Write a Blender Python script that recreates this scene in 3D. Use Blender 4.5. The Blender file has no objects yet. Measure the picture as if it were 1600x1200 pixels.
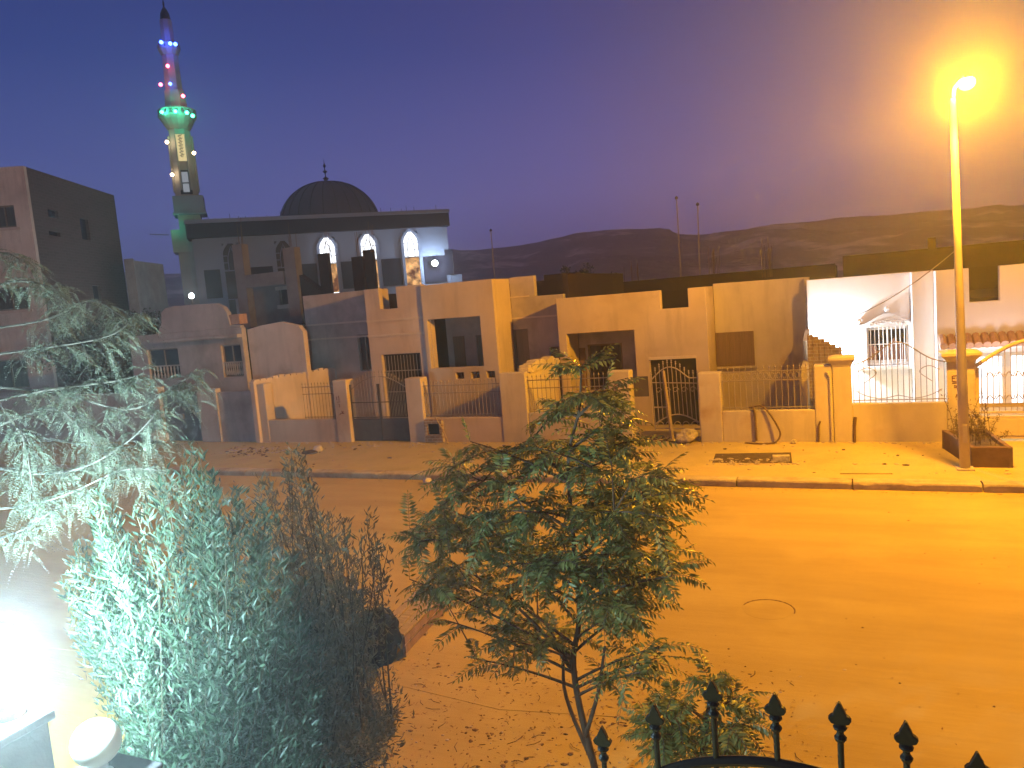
import bpy, bmesh, math, random
import numpy as np
from mathutils import Vector, noise as mnoise
random.seed(7); RNG = np.random.default_rng(7)
S = bpy.context.scene; COL = S.collection
rad = math.radians

# ------------------------------------------------------------------ camera, sky, exposure
FPX, YAW, PITCH, ROLL, EYE = 1200., 24., -6.2, 4.7, 4.6      # focal length in pixels of the 1600 px wide photo
a_, p_, r_ = rad(YAW), rad(PITCH), rad(ROLL)
FW = np.array([-math.sin(a_)*math.cos(p_), math.cos(a_)*math.cos(p_), math.sin(p_)])
R0 = np.cross(FW, [0, 0, 1.]); R0 /= np.linalg.norm(R0); U0 = np.cross(R0, FW)
RT = R0*math.cos(r_) - U0*math.sin(r_); UP = U0*math.cos(r_) + R0*math.sin(r_)
cam = bpy.data.cameras.new('camera'); co = bpy.data.objects.new('camera', cam); COL.objects.link(co)
from mathutils import Matrix
co.matrix_world = Matrix(((RT[0], UP[0], -FW[0], 0), (RT[1], UP[1], -FW[1], 0), (RT[2], UP[2], -FW[2], EYE), (0, 0, 0, 1)))
cam.sensor_width = 36; cam.lens = 36*FPX/1600; cam.clip_end = 3000; cam.clip_start = 0.05
S.camera = co
S.view_settings.view_transform = 'Standard'; S.view_settings.look = 'None'
S.view_settings.exposure = 0; S.view_settings.gamma = 1
S.cycles.use_denoising = True
S.cycles.max_bounces = 6; S.cycles.diffuse_bounces = 3; S.cycles.transparent_max_bounces = 12
S.cycles.volume_bounces = 0

W = bpy.data.worlds.new('World'); S.world = W; W.use_nodes = True
nt = W.node_tree; nt.nodes.clear()
def wn(t, **k):
    n = nt.nodes.new(t)
    for q, v in k.items(): setattr(n, q, v)
    return n
wo = wn('ShaderNodeOutputWorld'); bg = wn('ShaderNodeBackground')
sky = wn('ShaderNodeTexSky'); sky.sky_type = 'NISHITA'; sky.sun_disc = False
sky.sun_elevation = rad(0.5); sky.sun_rotation = rad(75); sky.air_density = 1.5; sky.dust_density = 2.0; sky.ozone_density = 4.0
# dusk: the physical sky dimmed, with the violet afterglow over the hills and the blue of the upper sky
tc = wn('ShaderNodeTexCoord'); sx = wn('ShaderNodeSeparateXYZ'); nt.links.new(tc.outputs['Generated'], sx.inputs[0])
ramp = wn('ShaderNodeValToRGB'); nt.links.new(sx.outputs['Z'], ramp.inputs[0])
cr = ramp.color_ramp; cr.elements[0].position = 0.0; cr.elements[0].color = (.175, .135, .37, 1)
cr.elements[1].position = 1.0; cr.elements[1].color = (.16, .125, .19, 1)  # mauve zenith above the view, brightened to lift the shadows on the house fronts
e = cr.elements.new(.13); e.color = (.140, .128, .38, 1)
e = cr.elements.new(.30); e.color = (.045, .060, .24, 1)
e = cr.elements.new(.5); e.color = (.010, .017, .115, 1)
mapx = wn('ShaderNodeMapRange'); mapx.inputs[1].default_value = -1; mapx.inputs[2].default_value = 1; nt.links.new(sx.outputs['X'], mapx.inputs[0])
ramp2 = wn('ShaderNodeValToRGB'); nt.links.new(mapx.outputs[0], ramp2.inputs[0])    # warmer towards the town on the right
c2 = ramp2.color_ramp; c2.elements[0].position = .06; c2.elements[0].color = (.62, .88, .96, 1)
c2.elements[1].position = .64; c2.elements[1].color = (1.3, .85, .28, 1)
e = c2.elements.new(.34); e.color = (1.0, 1.0, 1.05, 1)
e = c2.elements.new(.50); e.color = (1.2, .92, .75, 1)
mul = wn('ShaderNodeMix', data_type='RGBA', blend_type='MULTIPLY'); mul.inputs[0].default_value = 1
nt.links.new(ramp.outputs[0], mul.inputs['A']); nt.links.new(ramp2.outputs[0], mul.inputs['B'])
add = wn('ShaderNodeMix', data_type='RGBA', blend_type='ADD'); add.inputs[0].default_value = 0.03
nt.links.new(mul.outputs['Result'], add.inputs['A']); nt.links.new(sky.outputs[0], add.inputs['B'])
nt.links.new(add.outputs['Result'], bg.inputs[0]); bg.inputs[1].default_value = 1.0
nt.links.new(bg.outputs[0], wo.inputs[0])

# ------------------------------------------------------------------ finding places
CAMP = np.array([0, 0, EYE])
def ray(x, y): return FW + RT*(x-800)/FPX + UP*(600-y)/FPX
def onY(x, y, Y): d = ray(x, y); return CAMP + d*Y/d[1]
def onZ(x, y, Z=0.): d = ray(x, y); return CAMP + d*(Z-EYE)/d[2]
def atD(x, y, D): return CAMP + ray(x, y)*D
def hit(x, y, p0, n): d = ray(x, y); return CAMP + d*(np.dot(np.array(p0)-CAMP, n)/np.dot(d, n))

# ------------------------------------------------------------------ mesh helpers
class MB:
    def __init__(s): s.v = []; s.f = []
    def add(s, vs, fs):
        o = len(s.v); s.v += [tuple(map(float, v)) for v in vs]; s.f += [tuple(i+o for i in f) for f in fs]; return s
    def box(s, x0, x1, y0, y1, z0, z1):
        v = [(x0,y0,z0),(x1,y0,z0),(x1,y1,z0),(x0,y1,z0),(x0,y0,z1),(x1,y0,z1),(x1,y1,z1),(x0,y1,z1)]
        return s.add(v, [(0,3,2,1),(4,5,6,7),(0,1,5,4),(1,2,6,5),(2,3,7,6),(3,0,4,7)])
    def obox(s, c, ax, ay, az):       # oriented box: centre and three half vectors
        c, ax, ay, az = map(np.array, (c, ax, ay, az))
        v = [c+i*ax+j*ay+k*az for k in (-1, 1) for i, j in ((-1,-1),(1,-1),(1,1),(-1,1))]
        return s.add(v, [(0,3,2,1),(4,5,6,7),(0,1,5,4),(1,2,6,5),(2,3,7,6),(3,0,4,7)])
    def prism(s, poly, y0, y1):       # polygon in XZ (counter-clockwise seen from -Y), extruded along Y
        n = len(poly); v = [(x, y0, z) for x, z in poly] + [(x, y1, z) for x, z in poly]
        return s.add(v, [tuple(range(n)), tuple(range(2*n-1, n-1, -1))] + [(i, i+n, (i+1) % n+n, (i+1) % n) for i in range(n)])
    def slab(s, poly, z0, z1):        # polygon in XY extruded along Z
        n = len(poly); v = [(x, y, z0) for x, y in poly] + [(x, y, z1) for x, y in poly]
        return s.add(v, [tuple(range(n-1, -1, -1)), tuple(range(n, 2*n))] + [(i, (i+1) % n, (i+1) % n+n, i+n) for i in range(n)])
    def tube(s, pts, r, seg=6, cap=True):
        pts = [np.array(p, float) for p in pts]; n = len(pts)
        rs = r if hasattr(r, '__len__') else [r]*n
        v = []; ref = None
        for i, p in enumerate(pts):
            t = pts[min(i+1, n-1)] - pts[max(i-1, 0)]; t /= (np.linalg.norm(t)+1e-9)
            if ref is None: ref = np.array([0, 0, 1.]) if abs(t[2]) < .9 else np.array([1., 0, 0])
            b = np.cross(t, ref); b /= (np.linalg.norm(b)+1e-9); c = np.cross(b, t); ref = c
            for k in range(seg):
                a = 2*math.pi*k/seg; v.append(p + rs[i]*(math.cos(a)*b + math.sin(a)*c))
        f = [(i*seg+k, i*seg+(k+1) % seg, (i+1)*seg+(k+1) % seg, (i+1)*seg+k) for i in range(n-1) for k in range(seg)]
        if cap: f += [tuple(range(seg-1, -1, -1)), tuple(range((n-1)*seg, n*seg))]
        return s.add(v, f)
    def lathe(s, prof, c, seg=16, rot=0.):   # prof: list of (r, z)
        v = []; 
        for r, z in prof:
            for k in range(seg):
                a = rot+2*math.pi*k/seg; v.append((c[0]+r*math.cos(a), c[1]+r*math.sin(a), c[2]+z))
        n = len(prof)
        f = [(i*seg+k, i*seg+(k+1) % seg, (i+1)*seg+(k+1) % seg, (i+1)*seg+k) for i in range(n-1) for k in range(seg)]
        f += [tuple(range(seg-1, -1, -1)), tuple(range((n-1)*seg, n*seg))]
        return s.add(v, f)
    def wall(s, x0, x1, z0, z1, y0, y1, holes):    # wall in XZ with rectangular openings (welded, no inner faces)
        xs = sorted({x0, x1} | {h for q in holes for h in q[:2] if x0 < h < x1}); zs = sorted({z0, z1} | {h for q in holes for h in q[2:] if z0 < h < z1})
        nx, nz = len(xs)-1, len(zs)-1
        sol = [[not any(h[0] <= (xs[i]+xs[i+1])/2 <= h[1] and h[2] <= (zs[j]+zs[j+1])/2 <= h[3] for h in holes) for j in range(nz)] for i in range(nx)]
        idx = {}; v = []; f = []
        def V(i, j, k):
            if (i, j, k) not in idx: idx[(i, j, k)] = len(v); v.append((xs[i], (y0, y1)[k], zs[j]))
            return idx[(i, j, k)]
        g = lambda i, j: 0 <= i < nx and 0 <= j < nz and sol[i][j]
        for i in range(nx):
            for j in range(nz):
                if not sol[i][j]: continue
                f.append((V(i,j,0), V(i+1,j,0), V(i+1,j+1,0), V(i,j+1,0))); f.append((V(i,j,1), V(i,j+1,1), V(i+1,j+1,1), V(i+1,j,1)))
                if not g(i-1, j): f.append((V(i,j,0), V(i,j+1,0), V(i,j+1,1), V(i,j,1)))
                if not g(i+1, j): f.append((V(i+1,j,0), V(i+1,j,1), V(i+1,j+1,1), V(i+1,j+1,0)))
                if not g(i, j-1): f.append((V(i,j,0), V(i,j,1), V(i+1,j,1), V(i+1,j,0)))
                if not g(i, j+1): f.append((V(i,j+1,0), V(i+1,j+1,0), V(i+1,j+1,1), V(i,j+1,1)))
        return s.add(v, f)
    def xf(s, o, u, n):     # local (x along u, y along -n i.e. inwards, z up) to world
        o, u, n = np.array(o, float), np.array(u, float), np.array(n, float)
        s.v = [tuple(o + u*v[0] - n*v[1] + np.array([0, 0, v[2]])) for v in s.v]; return s
    def build(s, name, mat, parent=None, bevel=0, smooth=False):
        m = bpy.data.meshes.new(name); m.from_pydata(s.v, [], s.f); m.update()
        return link(name, m, mat, parent, bevel, smooth)
def link(name, m, mat, parent=None, bevel=0, smooth=False):
    o = bpy.data.objects.new(name, m); COL.objects.link(o)
    if mat: m.materials.append(mat)
    if smooth: m.polygons.foreach_set('use_smooth', [True]*len(m.polygons))
    if bevel:
        b = o.modifiers.new('bevel', 'BEVEL'); b.width = bevel; b.segments = 2; b.limit_method = 'ANGLE'
    if parent is not None:
        o.parent = parent; o.matrix_parent_inverse = Matrix.Translation(-parent_world(parent))
    return o
def parent_world(p):
    v = Vector(p.location)
    return v if p.parent is None else v*1.0
def tag(o, label, cat, group=None, kind=None):
    if label: o['label'] = label
    if cat: o['category'] = cat; o['kind'] = kind or 'thing'
    if group: o['group'] = group
    if kind: o['kind'] = kind
    return o
def thing(name, label, cat, loc=(0, 0, 0), group=None):
    o = bpy.data.objects.new(name, None); COL.objects.link(o); o.location = [float(c) for c in loc]; o.empty_display_size = .3
    return tag(o, label, cat, group)
def struct(name, mb, mat, **k):
    o = mb.build(name, mat, **k); o['kind'] = 'structure'; return o

# ------------------------------------------------------------------ materials
MATS = {}
def mat(name, col, rough=.9, var=.25, scale=1.5, bump=.3, bscale=40., col2=None, stretch=None, metal=0, spec=.3, detail=6., patch=None, bdist=.02, streak=0):
    if name in MATS: return MATS[name]
    m = bpy.data.materials.new(name); m.use_nodes = True; n = m.node_tree; N = n.nodes; L = n.links
    b = N['Principled BSDF']; b.inputs['Roughness'].default_value = rough; b.inputs['Metallic'].default_value = metal
    b.inputs['Specular IOR Level'].default_value = spec
    t = N.new('ShaderNodeTexCoord'); vec = t.outputs['Object']
    if stretch:
        mp = N.new('ShaderNodeMapping'); mp.inputs['Scale'].default_value = stretch; L.new(vec, mp.inputs[0]); vs = mp.outputs[0]
    else: vs = vec
    z = N.new('ShaderNodeTexNoise'); z.inputs['Scale'].default_value = scale; z.inputs['Detail'].default_value = detail; z.inputs['Roughness'].default_value = .65; L.new(vs, z.inputs['Vector'])
    rp = N.new('ShaderNodeValToRGB'); L.new(z.outputs[0], rp.inputs[0])
    c2_ = col2 or tuple(c*(1-var) for c in col)
    rp.color_ramp.elements[0].position = .32; rp.color_ramp.elements[0].color = (*c2_, 1)
    rp.color_ramp.elements[1].position = .68; rp.color_ramp.elements[1].color = (*col, 1)
    out = rp.outputs[0]
    if streak:     # rain streaks running down
        ms_ = N.new('ShaderNodeMapping'); ms_.inputs['Scale'].default_value = (1.7, 1.7, .2); L.new(vec, ms_.inputs[0])
        zs = N.new('ShaderNodeTexNoise'); zs.inputs['Scale'].default_value = 1.6; zs.inputs['Detail'].default_value = 6; zs.inputs['Roughness'].default_value = .7; L.new(ms_.outputs[0], zs.inputs['Vector'])
        mrs = N.new('ShaderNodeMapRange'); mrs.inputs[1].default_value = .50; mrs.inputs[2].default_value = .80; mrs.inputs[4].default_value = streak; L.new(zs.outputs[0], mrs.inputs[0])
        mxs = N.new('ShaderNodeMix'); mxs.data_type = 'RGBA'; L.new(mrs.outputs[0], mxs.inputs[0]); L.new(out, mxs.inputs['A']); mxs.inputs['B'].default_value = (*[c*.45 for c in col], 1); out = mxs.outputs['Result']
    if patch:      # (colour, scale, low, high): stains with a shape of their own
        z2 = N.new('ShaderNodeTexNoise'); z2.inputs['Scale'].default_value = patch[1]; z2.inputs['Detail'].default_value = 5; z2.inputs['Roughness'].default_value = .6
        L.new(vec, z2.inputs['Vector'])
        mr = N.new('ShaderNodeMapRange'); mr.inputs[1].default_value = patch[2]; mr.inputs[2].default_value = patch[3]; L.new(z2.outputs[0], mr.inputs[0])
        mx = N.new('ShaderNodeMix'); mx.data_type = 'RGBA'; L.new(mr.outputs[0], mx.inputs[0]); L.new(out, mx.inputs['A']); mx.inputs['B'].default_value = (*patch[0], 1)
        out = mx.outputs['Result']
    L.new(out, b.inputs['Base Color'])
    if bump:
        z3 = N.new('ShaderNodeTexNoise'); z3.inputs['Scale'].default_value = bscale; z3.inputs['Detail'].default_value = 5; L.new(vs, z3.inputs['Vector'])
        bp = N.new('ShaderNodeBump'); bp.inputs['Strength'].default_value = bump; bp.inputs['Distance'].default_value = bdist; L.new(z3.outputs[0], bp.inputs['Height']); L.new(bp.outputs[0], b.inputs['Normal'])
    MATS[name] = m; return m
def emit(name, col, st, transp=0.):
    if name in MATS: return MATS[name]
    m = bpy.data.materials.new(name); m.use_nodes = True; n = m.node_tree; n.nodes.clear()
    o = n.nodes.new('ShaderNodeOutputMaterial'); e_ = n.nodes.new('ShaderNodeEmission'); e_.inputs[0].default_value = (*col, 1); e_.inputs[1].default_value = st
    if transp:
        tr = n.nodes.new('ShaderNodeBsdfTransparent'); mx = n.nodes.new('ShaderNodeMixShader'); mx.inputs[0].default_value = transp
        n.links.new(e_.outputs[0], mx.inputs[1]); n.links.new(tr.outputs[0], mx.inputs[2]); n.links.new(mx.outputs[0], o.inputs[0])
    else: n.links.new(e_.outputs[0], o.inputs[0])
    MATS[name] = m; return m
def leafmat(name, c1, c2, trans=.3, rough=.45, spec=.4):
    m = bpy.data.materials.new(name); m.use_nodes = True; n = m.node_tree; N = n.nodes; L = n.links
    b = N['Principled BSDF']; b.inputs['Roughness'].default_value = rough; b.inputs['Specular IOR Level'].default_value = spec
    g = N.new('ShaderNodeNewGeometry'); rp = N.new('ShaderNodeValToRGB'); L.new(g.outputs['Random Per Island'], rp.inputs[0])
    rp.color_ramp.elements[0].color = (*c1, 1); rp.color_ramp.elements[1].color = (*c2, 1)
    L.new(rp.outputs[0], b.inputs['Base Color'])
    t = N.new('ShaderNodeBsdfTranslucent'); L.new(rp.outputs[0], t.inputs[0])
    mx = N.new('ShaderNodeMixShader'); mx.inputs[0].default_value = trans; L.new(b.outputs[0], mx.inputs[1]); L.new(t.outputs[0], mx.inputs[2])
    L.new(mx.outputs[0], N['Material Output'].inputs[0]); return m
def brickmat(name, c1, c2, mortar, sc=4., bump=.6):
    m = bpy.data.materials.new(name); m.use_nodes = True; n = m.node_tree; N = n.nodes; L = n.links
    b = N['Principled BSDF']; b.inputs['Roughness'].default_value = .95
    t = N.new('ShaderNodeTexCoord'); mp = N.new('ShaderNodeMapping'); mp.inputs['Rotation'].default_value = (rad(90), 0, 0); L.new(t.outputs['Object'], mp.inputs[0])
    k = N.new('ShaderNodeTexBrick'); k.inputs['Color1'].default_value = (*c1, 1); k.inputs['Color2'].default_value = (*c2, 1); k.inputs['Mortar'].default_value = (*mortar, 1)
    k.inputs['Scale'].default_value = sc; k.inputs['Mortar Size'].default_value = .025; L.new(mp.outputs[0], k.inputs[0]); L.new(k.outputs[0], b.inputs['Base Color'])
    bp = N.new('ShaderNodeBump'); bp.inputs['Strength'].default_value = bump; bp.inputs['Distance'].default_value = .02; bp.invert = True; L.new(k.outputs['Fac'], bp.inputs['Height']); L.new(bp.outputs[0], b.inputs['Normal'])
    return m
P_TAN = mat('plaster_tan', (.60, .49, .40), var=.22, scale=.7, streak=.5, bump=.25, bscale=22, patch=((.36, .26, .18), .5, .56, .75))
P_PINK = mat('plaster_pinkish', (.64, .53, .48), var=.22, scale=.6, streak=.5, bump=.25, bscale=18, patch=((.33, .25, .2), .45, .55, .78))
P_GREY = mat('plaster_greyish', (.54, .47, .45), var=.3, scale=.8, streak=.5, bump=.35, bscale=16, patch=((.27, .23, .21), .7, .52, .72))
P_WHITE = mat('plaster_white', (.80, .77, .76), var=.10, scale=.6, streak=.1, bump=.15, bscale=25)
P_CREAM = mat('plaster_cream', (.62, .54, .42), var=.2, scale=.8, streak=.5, bump=.22, bscale=24, patch=((.42, .30, .18), .8, .58, .74))
BAND = mat('band_paint', (.66, .57, .5), var=.15, scale=3)
DARKIN = mat('unlit_opening', (.025, .02, .02), bump=0)  # near black: the shade inside openings put into the colour
MUD_UNLIT = mat('unlit_mud_brick', (.030, .017, .017), var=.4, scale=2, bump=.5, bscale=9)  # mud brick darkened in its colour so rear walls look unlit
CONC = mat('raw_concrete', (.30, .28, .28), var=.35, scale=1.2, bump=.5, bscale=14)
SHUT = mat('shutter_grey', (.27, .22, .19), var=.3, scale=2, rough=.6, stretch=(12, 1, .4), bump=.3)
SHUTG = mat('shutter_green', (.23, .24, .19), var=.2, scale=2, rough=.6, stretch=(12, 1, .4), bump=.3)
SHUTB = mat('shutter_brown', (.24, .15, .09), var=.35, scale=2, rough=.6, stretch=(14, 1, .4), bump=.4)
CURT = mat('dark_curtain', (.10, .06, .045), var=.7, scale=2.5, rough=.8, stretch=(6, 1, .3), bump=.3)
GLASSD = mat('dark_glass', (.015, .02, .03), rough=.15, spec=.5, bump=0, var=.1)
IRON = mat('wrought_iron', (.34, .29, .25), rough=.5, metal=.2, bump=0, var=.25, scale=8)
IRONL = mat('painted_iron_light', (.36, .31, .27), rough=.5, bump=0, var=.25, scale=8)
IROND = mat('black_iron', (.018, .014, .012), rough=.45, bump=.1, var=.3, scale=12)
SHEET = mat('dark_sheet_metal', (.10, .085, .085), rough=.55, var=.35, scale=2.5, bump=.1)
SHEETB = mat('blue_grey_sheet', (.16, .155, .175), rough=.55, var=.3, scale=2.5, bump=.1)
WOODW = mat('weathered_wood', (.46, .36, .25), var=.4, scale=3, stretch=(1, 8, 8), bump=.4, bscale=20)
BARK = mat('bark', (.16, .105, .07), var=.5, scale=9, stretch=(3, 3, .6), bump=.7, bscale=12)
BARKL = mat('pale_bark', (.12, .10, .08), var=.4, scale=9, bump=.5, bscale=20)
STONE = mat('pale_stone', (.55, .48, .38), var=.5, scale=9, bump=.8, bscale=14)
SACK = mat('pale_sack', (.62, .58, .58), var=.15, scale=5, bump=.5, bscale=12)
RUBBER = mat('rubber_hose', (.16, .10, .06), rough=.55, bump=0, var=.3, scale=6)
PLAST = mat('black_plastic', (.010, .009, .010), rough=.85, bump=.4, bscale=7, var=.3, spec=.04)
TILE = mat('clay_tile', (.50, .30, .22), var=.35, scale=5, bump=.4, bscale=20)
PAINTR = mat('spray_paint', (.16, .05, .025), bump=0, var=.2)
SOIL = mat('dark_soil', (.12, .085, .055), var=.5, scale=8, bump=.9, bscale=12)
POLE = mat('painted_pole', (.48, .42, .37), rough=.55, var=.15, scale=2, bump=.05)
OPAL = mat('opal_globe', (.82, .82, .80), rough=.35, var=.04, bump=0, spec=.5)
MOSW = mat('mosque_render', (.23, .28, .42), var=.12, scale=.3, bump=.1)
MOSD = mat('mosque_dark_band', (.015, .014, .035), var=.25, scale=.4, bump=.1)
DOMEM = mat('dome_lead', (.07, .065, .11), var=.25, scale=1.5, rough=.7, stretch=(1, 1, .3), bump=.1)
MINAR = mat('minaret_stone', (.30, .29, .32), var=.18, scale=1.2, bump=.2, bscale=6)
BRICKR = brickmat('rough_brick', (.34, .24, .17), (.25, .17, .12), (.42, .36, .28), 2.6)
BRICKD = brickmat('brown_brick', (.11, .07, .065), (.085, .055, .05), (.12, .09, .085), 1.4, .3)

def light(name, loc, col, power, radius=.1, parent=None, ies=None):
    l = bpy.data.lights.new(name, 'POINT'); l.energy = power; l.color = col; l.shadow_soft_size = radius
    o = bpy.data.objects.new(name, l); COL.objects.link(o); o.location = [float(c) for c in loc]
    if ies:
        l.use_nodes = True; n = l.node_tree; em = n.nodes['Emission']; em.inputs['Color'].default_value = (*col, 1)
        tx = bpy.data.texts.new(name+'_distribution'); tx.write(ies)
        ie = n.nodes.new('ShaderNodeTexIES'); ie.mode = 'INTERNAL'; ie.ies = tx; n.links.new(ie.outputs[0], em.inputs['Strength']); l.color = (1, 1, 1)
    if parent is not None:
        o.parent = parent; o.matrix_parent_inverse = Matrix.Translation(-Vector(parent.location))
    return o

# ------------------------------------------------------------------ ground, road, pavement, hills
def ragged(x0, x1, y, amp, n=90):
    return [(x0+(x1-x0)*i/n, y+amp*(math.sin(i*.7)+math.sin(i*1.9+1)*.6+random.uniform(-.5, .5))) for i in range(n+1)]
ROADM = mat('dusty_road', (.49, .365, .12), col2=(.39, .285, .09), scale=1.1, stretch=(.18, 1.0, 1), bump=.35, bscale=14, patch=((.52, .40, .14), .35, .5, .72), bdist=.012)
struct('ground', MB().slab([(-420, -60), (420, -60), (420, 430), (-420, 430)], -.5, 0.), ROADM)
struct('road', MB().slab(ragged(-80, 60, 7.4, .35) + [(60, 17.48), (-80, 17.48)], -.2, .004), ROADM)
PAVE = mat('dusty_pavement', (.55, .44, .19), var=.25, scale=.9, bump=.5, bscale=11, patch=((.42, .31, .16), .9, .52, .7), bdist=.02)
pv = MB().slab([(-80, 17.86), (60, 17.86), (60, 60), (-80, 60)], -.2, .15)
struct('pavement', pv, PAVE)
KERB = mat('kerb_concrete', (.58, .48, .30), var=.4, scale=2.5, bump=.6, bscale=16, patch=((.3, .22, .14), 1.6, .52, .7))
kb = MB(); x = -40.85
while x < 16:
    dx = 2.4; j = random.uniform(-.015, .015); tl_ = random.uniform(-.012, .012); n = 22; v = []
    for k in range(n+1):
        xx = x+.014+(dx-.03)*k/n; ch = max(0, mnoise.noise(Vector((xx*2.3, 1, 0)))-.18)*.09 + abs(mnoise.noise(Vector((xx*9, 2, 0))))*.008 + (.02 if k in (0, n) else 0); zt = .160+tl_*(k/n-.5)
        for yy, zz in ((17.5+j+.012, -.1), (17.5+j, .06), (17.5+j+.004, zt-.035-ch), (17.5+j+.022+ch*.5, zt-.008-ch*.5), (17.545+j+ch, zt), (17.855, zt+.003), (17.855, -.1)): v.append((xx, yy, zz))
    m_ = 7; kb.add(v, [(k*m_+q, (k+1)*m_+q, (k+1)*m_+q+1, k*m_+q+1) for k in range(n) for q in range(m_-1)] + [tuple(range(m_))[::-1], tuple(range(n*m_, (n+1)*m_))]); x += dx
struct('kerb', kb, KERB)
# hills: a ridge about 320 m off with a stepped slope, behind the houses
RIDGE = [(-700, 470), (-100, 452), (195, 428), (275, 424), (480, 410), (640, 396), (700, 388), (725, 392), (800, 385), (845, 378), (880, 368), (910, 361), (960, 356), (1040, 356), (1060, 364), (1090, 366), (1150, 357), (1200, 350), (1300, 340), (1450, 328), (1600, 317), (1900, 300), (2300, 290)]
def rid(px):
    xs = [q[0] for q in RIDGE]; return np.interp(px, xs, [q[1] for q in RIDGE])
na, nr = 220, 34; hv = []; hf = []
for i in range(na+1):
    px = -700 + 3000*i/na; d = ray(px, rid(px)); d = d/math.hypot(d[0], d[1]); top = EYE + d[2]*320
    for k in range(nr+1):
        t = k/nr; r = 150 + 240*t
        prof = min(1, t/.71); st = prof + .05*math.sin(prof*19)*(1-prof); fall = 1 if t < .71 else 1-.5*((t-.71)/.29)**2
        x, y = d[0]*r, d[1]*r
        nz = mnoise.fractal(Vector((x*.03, y*.03, 0)), 1, 2, 5)*4.5 + mnoise.fractal(Vector((x*.12, y*.12, 5)), 1, 2, 3)*1.5
        hv.append((x, y, -.3 + max(0, (top*st*fall + nz*prof*(1 if abs(t-.71) > .05 else .25))) ))
for i in range(na):
    for k in range(nr):
        a = i*(nr+1)+k; hf.append((a, a+nr+1, a+nr+2, a+1))
HILL = mat('desert_hill', (.21, .12, .145), var=.45, scale=.05, bump=.6, bscale=.4, stretch=(1, 1, 3), patch=((.50, .40, .41), .05, .54, .64), bdist=1.0)
hm = MB(); hm.add(hv, hf); struct('hills', hm, HILL, smooth=True)

# ------------------------------------------------------------------ street lamp (the sodium light of the whole street)
SOD = (1.0, .43, .012); HOFF = 270
pb = onZ(1508, 733, .15); PX, PY = pb[0], pb[1]
LP = np.array([PX+.08, 18.25, 8.12])
sl = thing('street_lamp', 'tall tapered street lamp glowing orange beside the planter', 'street lamp', (PX, PY, .15))
pole_top = np.array([PX-.10, PY, 8.0])
MB().box(PX-.17, PX+.17, PY-.17, PY+.17, .13, .185).build('base_plate', POLE, sl, bevel=.01)
MB().box(PX-.045, PX+.045, PY-.116, PY-.09, .75, 1.15).build('hatch', POLE, sl, bevel=.006)
MB().tube([(PX, PY, .14), (PX-.025, PY, 2), (PX-.06, PY, 5), tuple(pole_top)], [.105, .098, .075, .056], 14).build('pole', POLE, sl, smooth=True)
MB().tube([tuple(pole_top), tuple(pole_top+np.array([.02, -.08, .2])), tuple(LP+np.array([-.05, .22, .16]))], [.045, .04, .035], 8).build('arm', POLE, sl, smooth=True)
hd = MB(); hd.obox(LP+np.array([0, .04, .15]), (.075, 0, 0), (0, .22, .03), (0, -.006, .045)); hd.build('lamp_housing', POLE, sl, bevel=.04)
ln = bpy.data.meshes.new('lens'); bm = bmesh.new(); bmesh.ops.create_uvsphere(bm, u_segments=20, v_segments=12, radius=1)
for v in bm.verts: v.co = Vector((LP[0]+v.co.x*.15, LP[1]+v.co.y*.24, LP[2]+.02+v.co.z*.125))
bm.to_mesh(ln); bm.free(); link('lens', ln, emit('sodium_lens', (1, .80, .25), 12., .6), sl, smooth=True)
VA = [0, 20, 35, 42, 51, 58, 65, 72, 80, 86, 90, 100, 120, 150, 180]
STREET = [620, 680, 740, 780, 1000, 1250, 1300, 1150, 900, 1000, 1300, 1500, 1400, 900, 500]      # towards the road
ALONG = [620, 680, 740, 740, 820, 980, 1350, 1700, 1950, 1100, 980, 760, 800, 800, 500]         # along the road
HOUSE = [620, 640, 540, 240, 90, 110, 115, 120, 140, 500, 1200, 1500, 1400, 900, 500]          # towards the houses
HA = list(range(0, 361, 15))
def column(h):      # h: azimuth, 0 = along the road (+X), 90 = houses (+Y)
    q = math.sin(rad(h)); w = abs(q)**(1.0 if q > 0 else 1.3); E_ = HOUSE if q > 0 else STREET
    return [a*(1-w)+e*w for a, e in zip(ALONG, E_)]
IES = 'IESNA:LM-63-1995\nTILT=NONE\n1 1000 1 %d %d 1 1 0 0 0\n1.0 1.0 100\n%s\n%s\n' % (len(VA), len(HA), ' '.join(map(str, VA)), ' '.join(map(str, HA))) + '\n'.join(' '.join('%.1f' % c for c in column(h+HOFF)) for h in HA) + '\n'
light('sodium_bulb', LP+np.array([0, -.03, -.06]), SOD, 240.0, .18, sl, ies=IES)

# haze: thin evening dust in the air, lit by the lamps
hz = MB().box(-440, 440, -75, 440, -1.6, 37); ho = hz.build('haze', None); ho['kind'] = 'stuff'
hm_ = bpy.data.materials.new('haze_air'); hm_.use_nodes = True; hn = hm_.node_tree; hn.nodes.clear()
hout = hn.nodes.new('ShaderNodeOutputMaterial'); hvn = hn.nodes.new('ShaderNodeVolumePrincipled')
hvn.inputs['Color'].default_value = (.92, .92, .92, 1); hvn.inputs['Density'].default_value = .0024; hvn.inputs['Anisotropy'].default_value = 0.68
hn.links.new(hvn.outputs[0], hout.inputs['Volume']); ho.data.materials.append(hm_)
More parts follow.
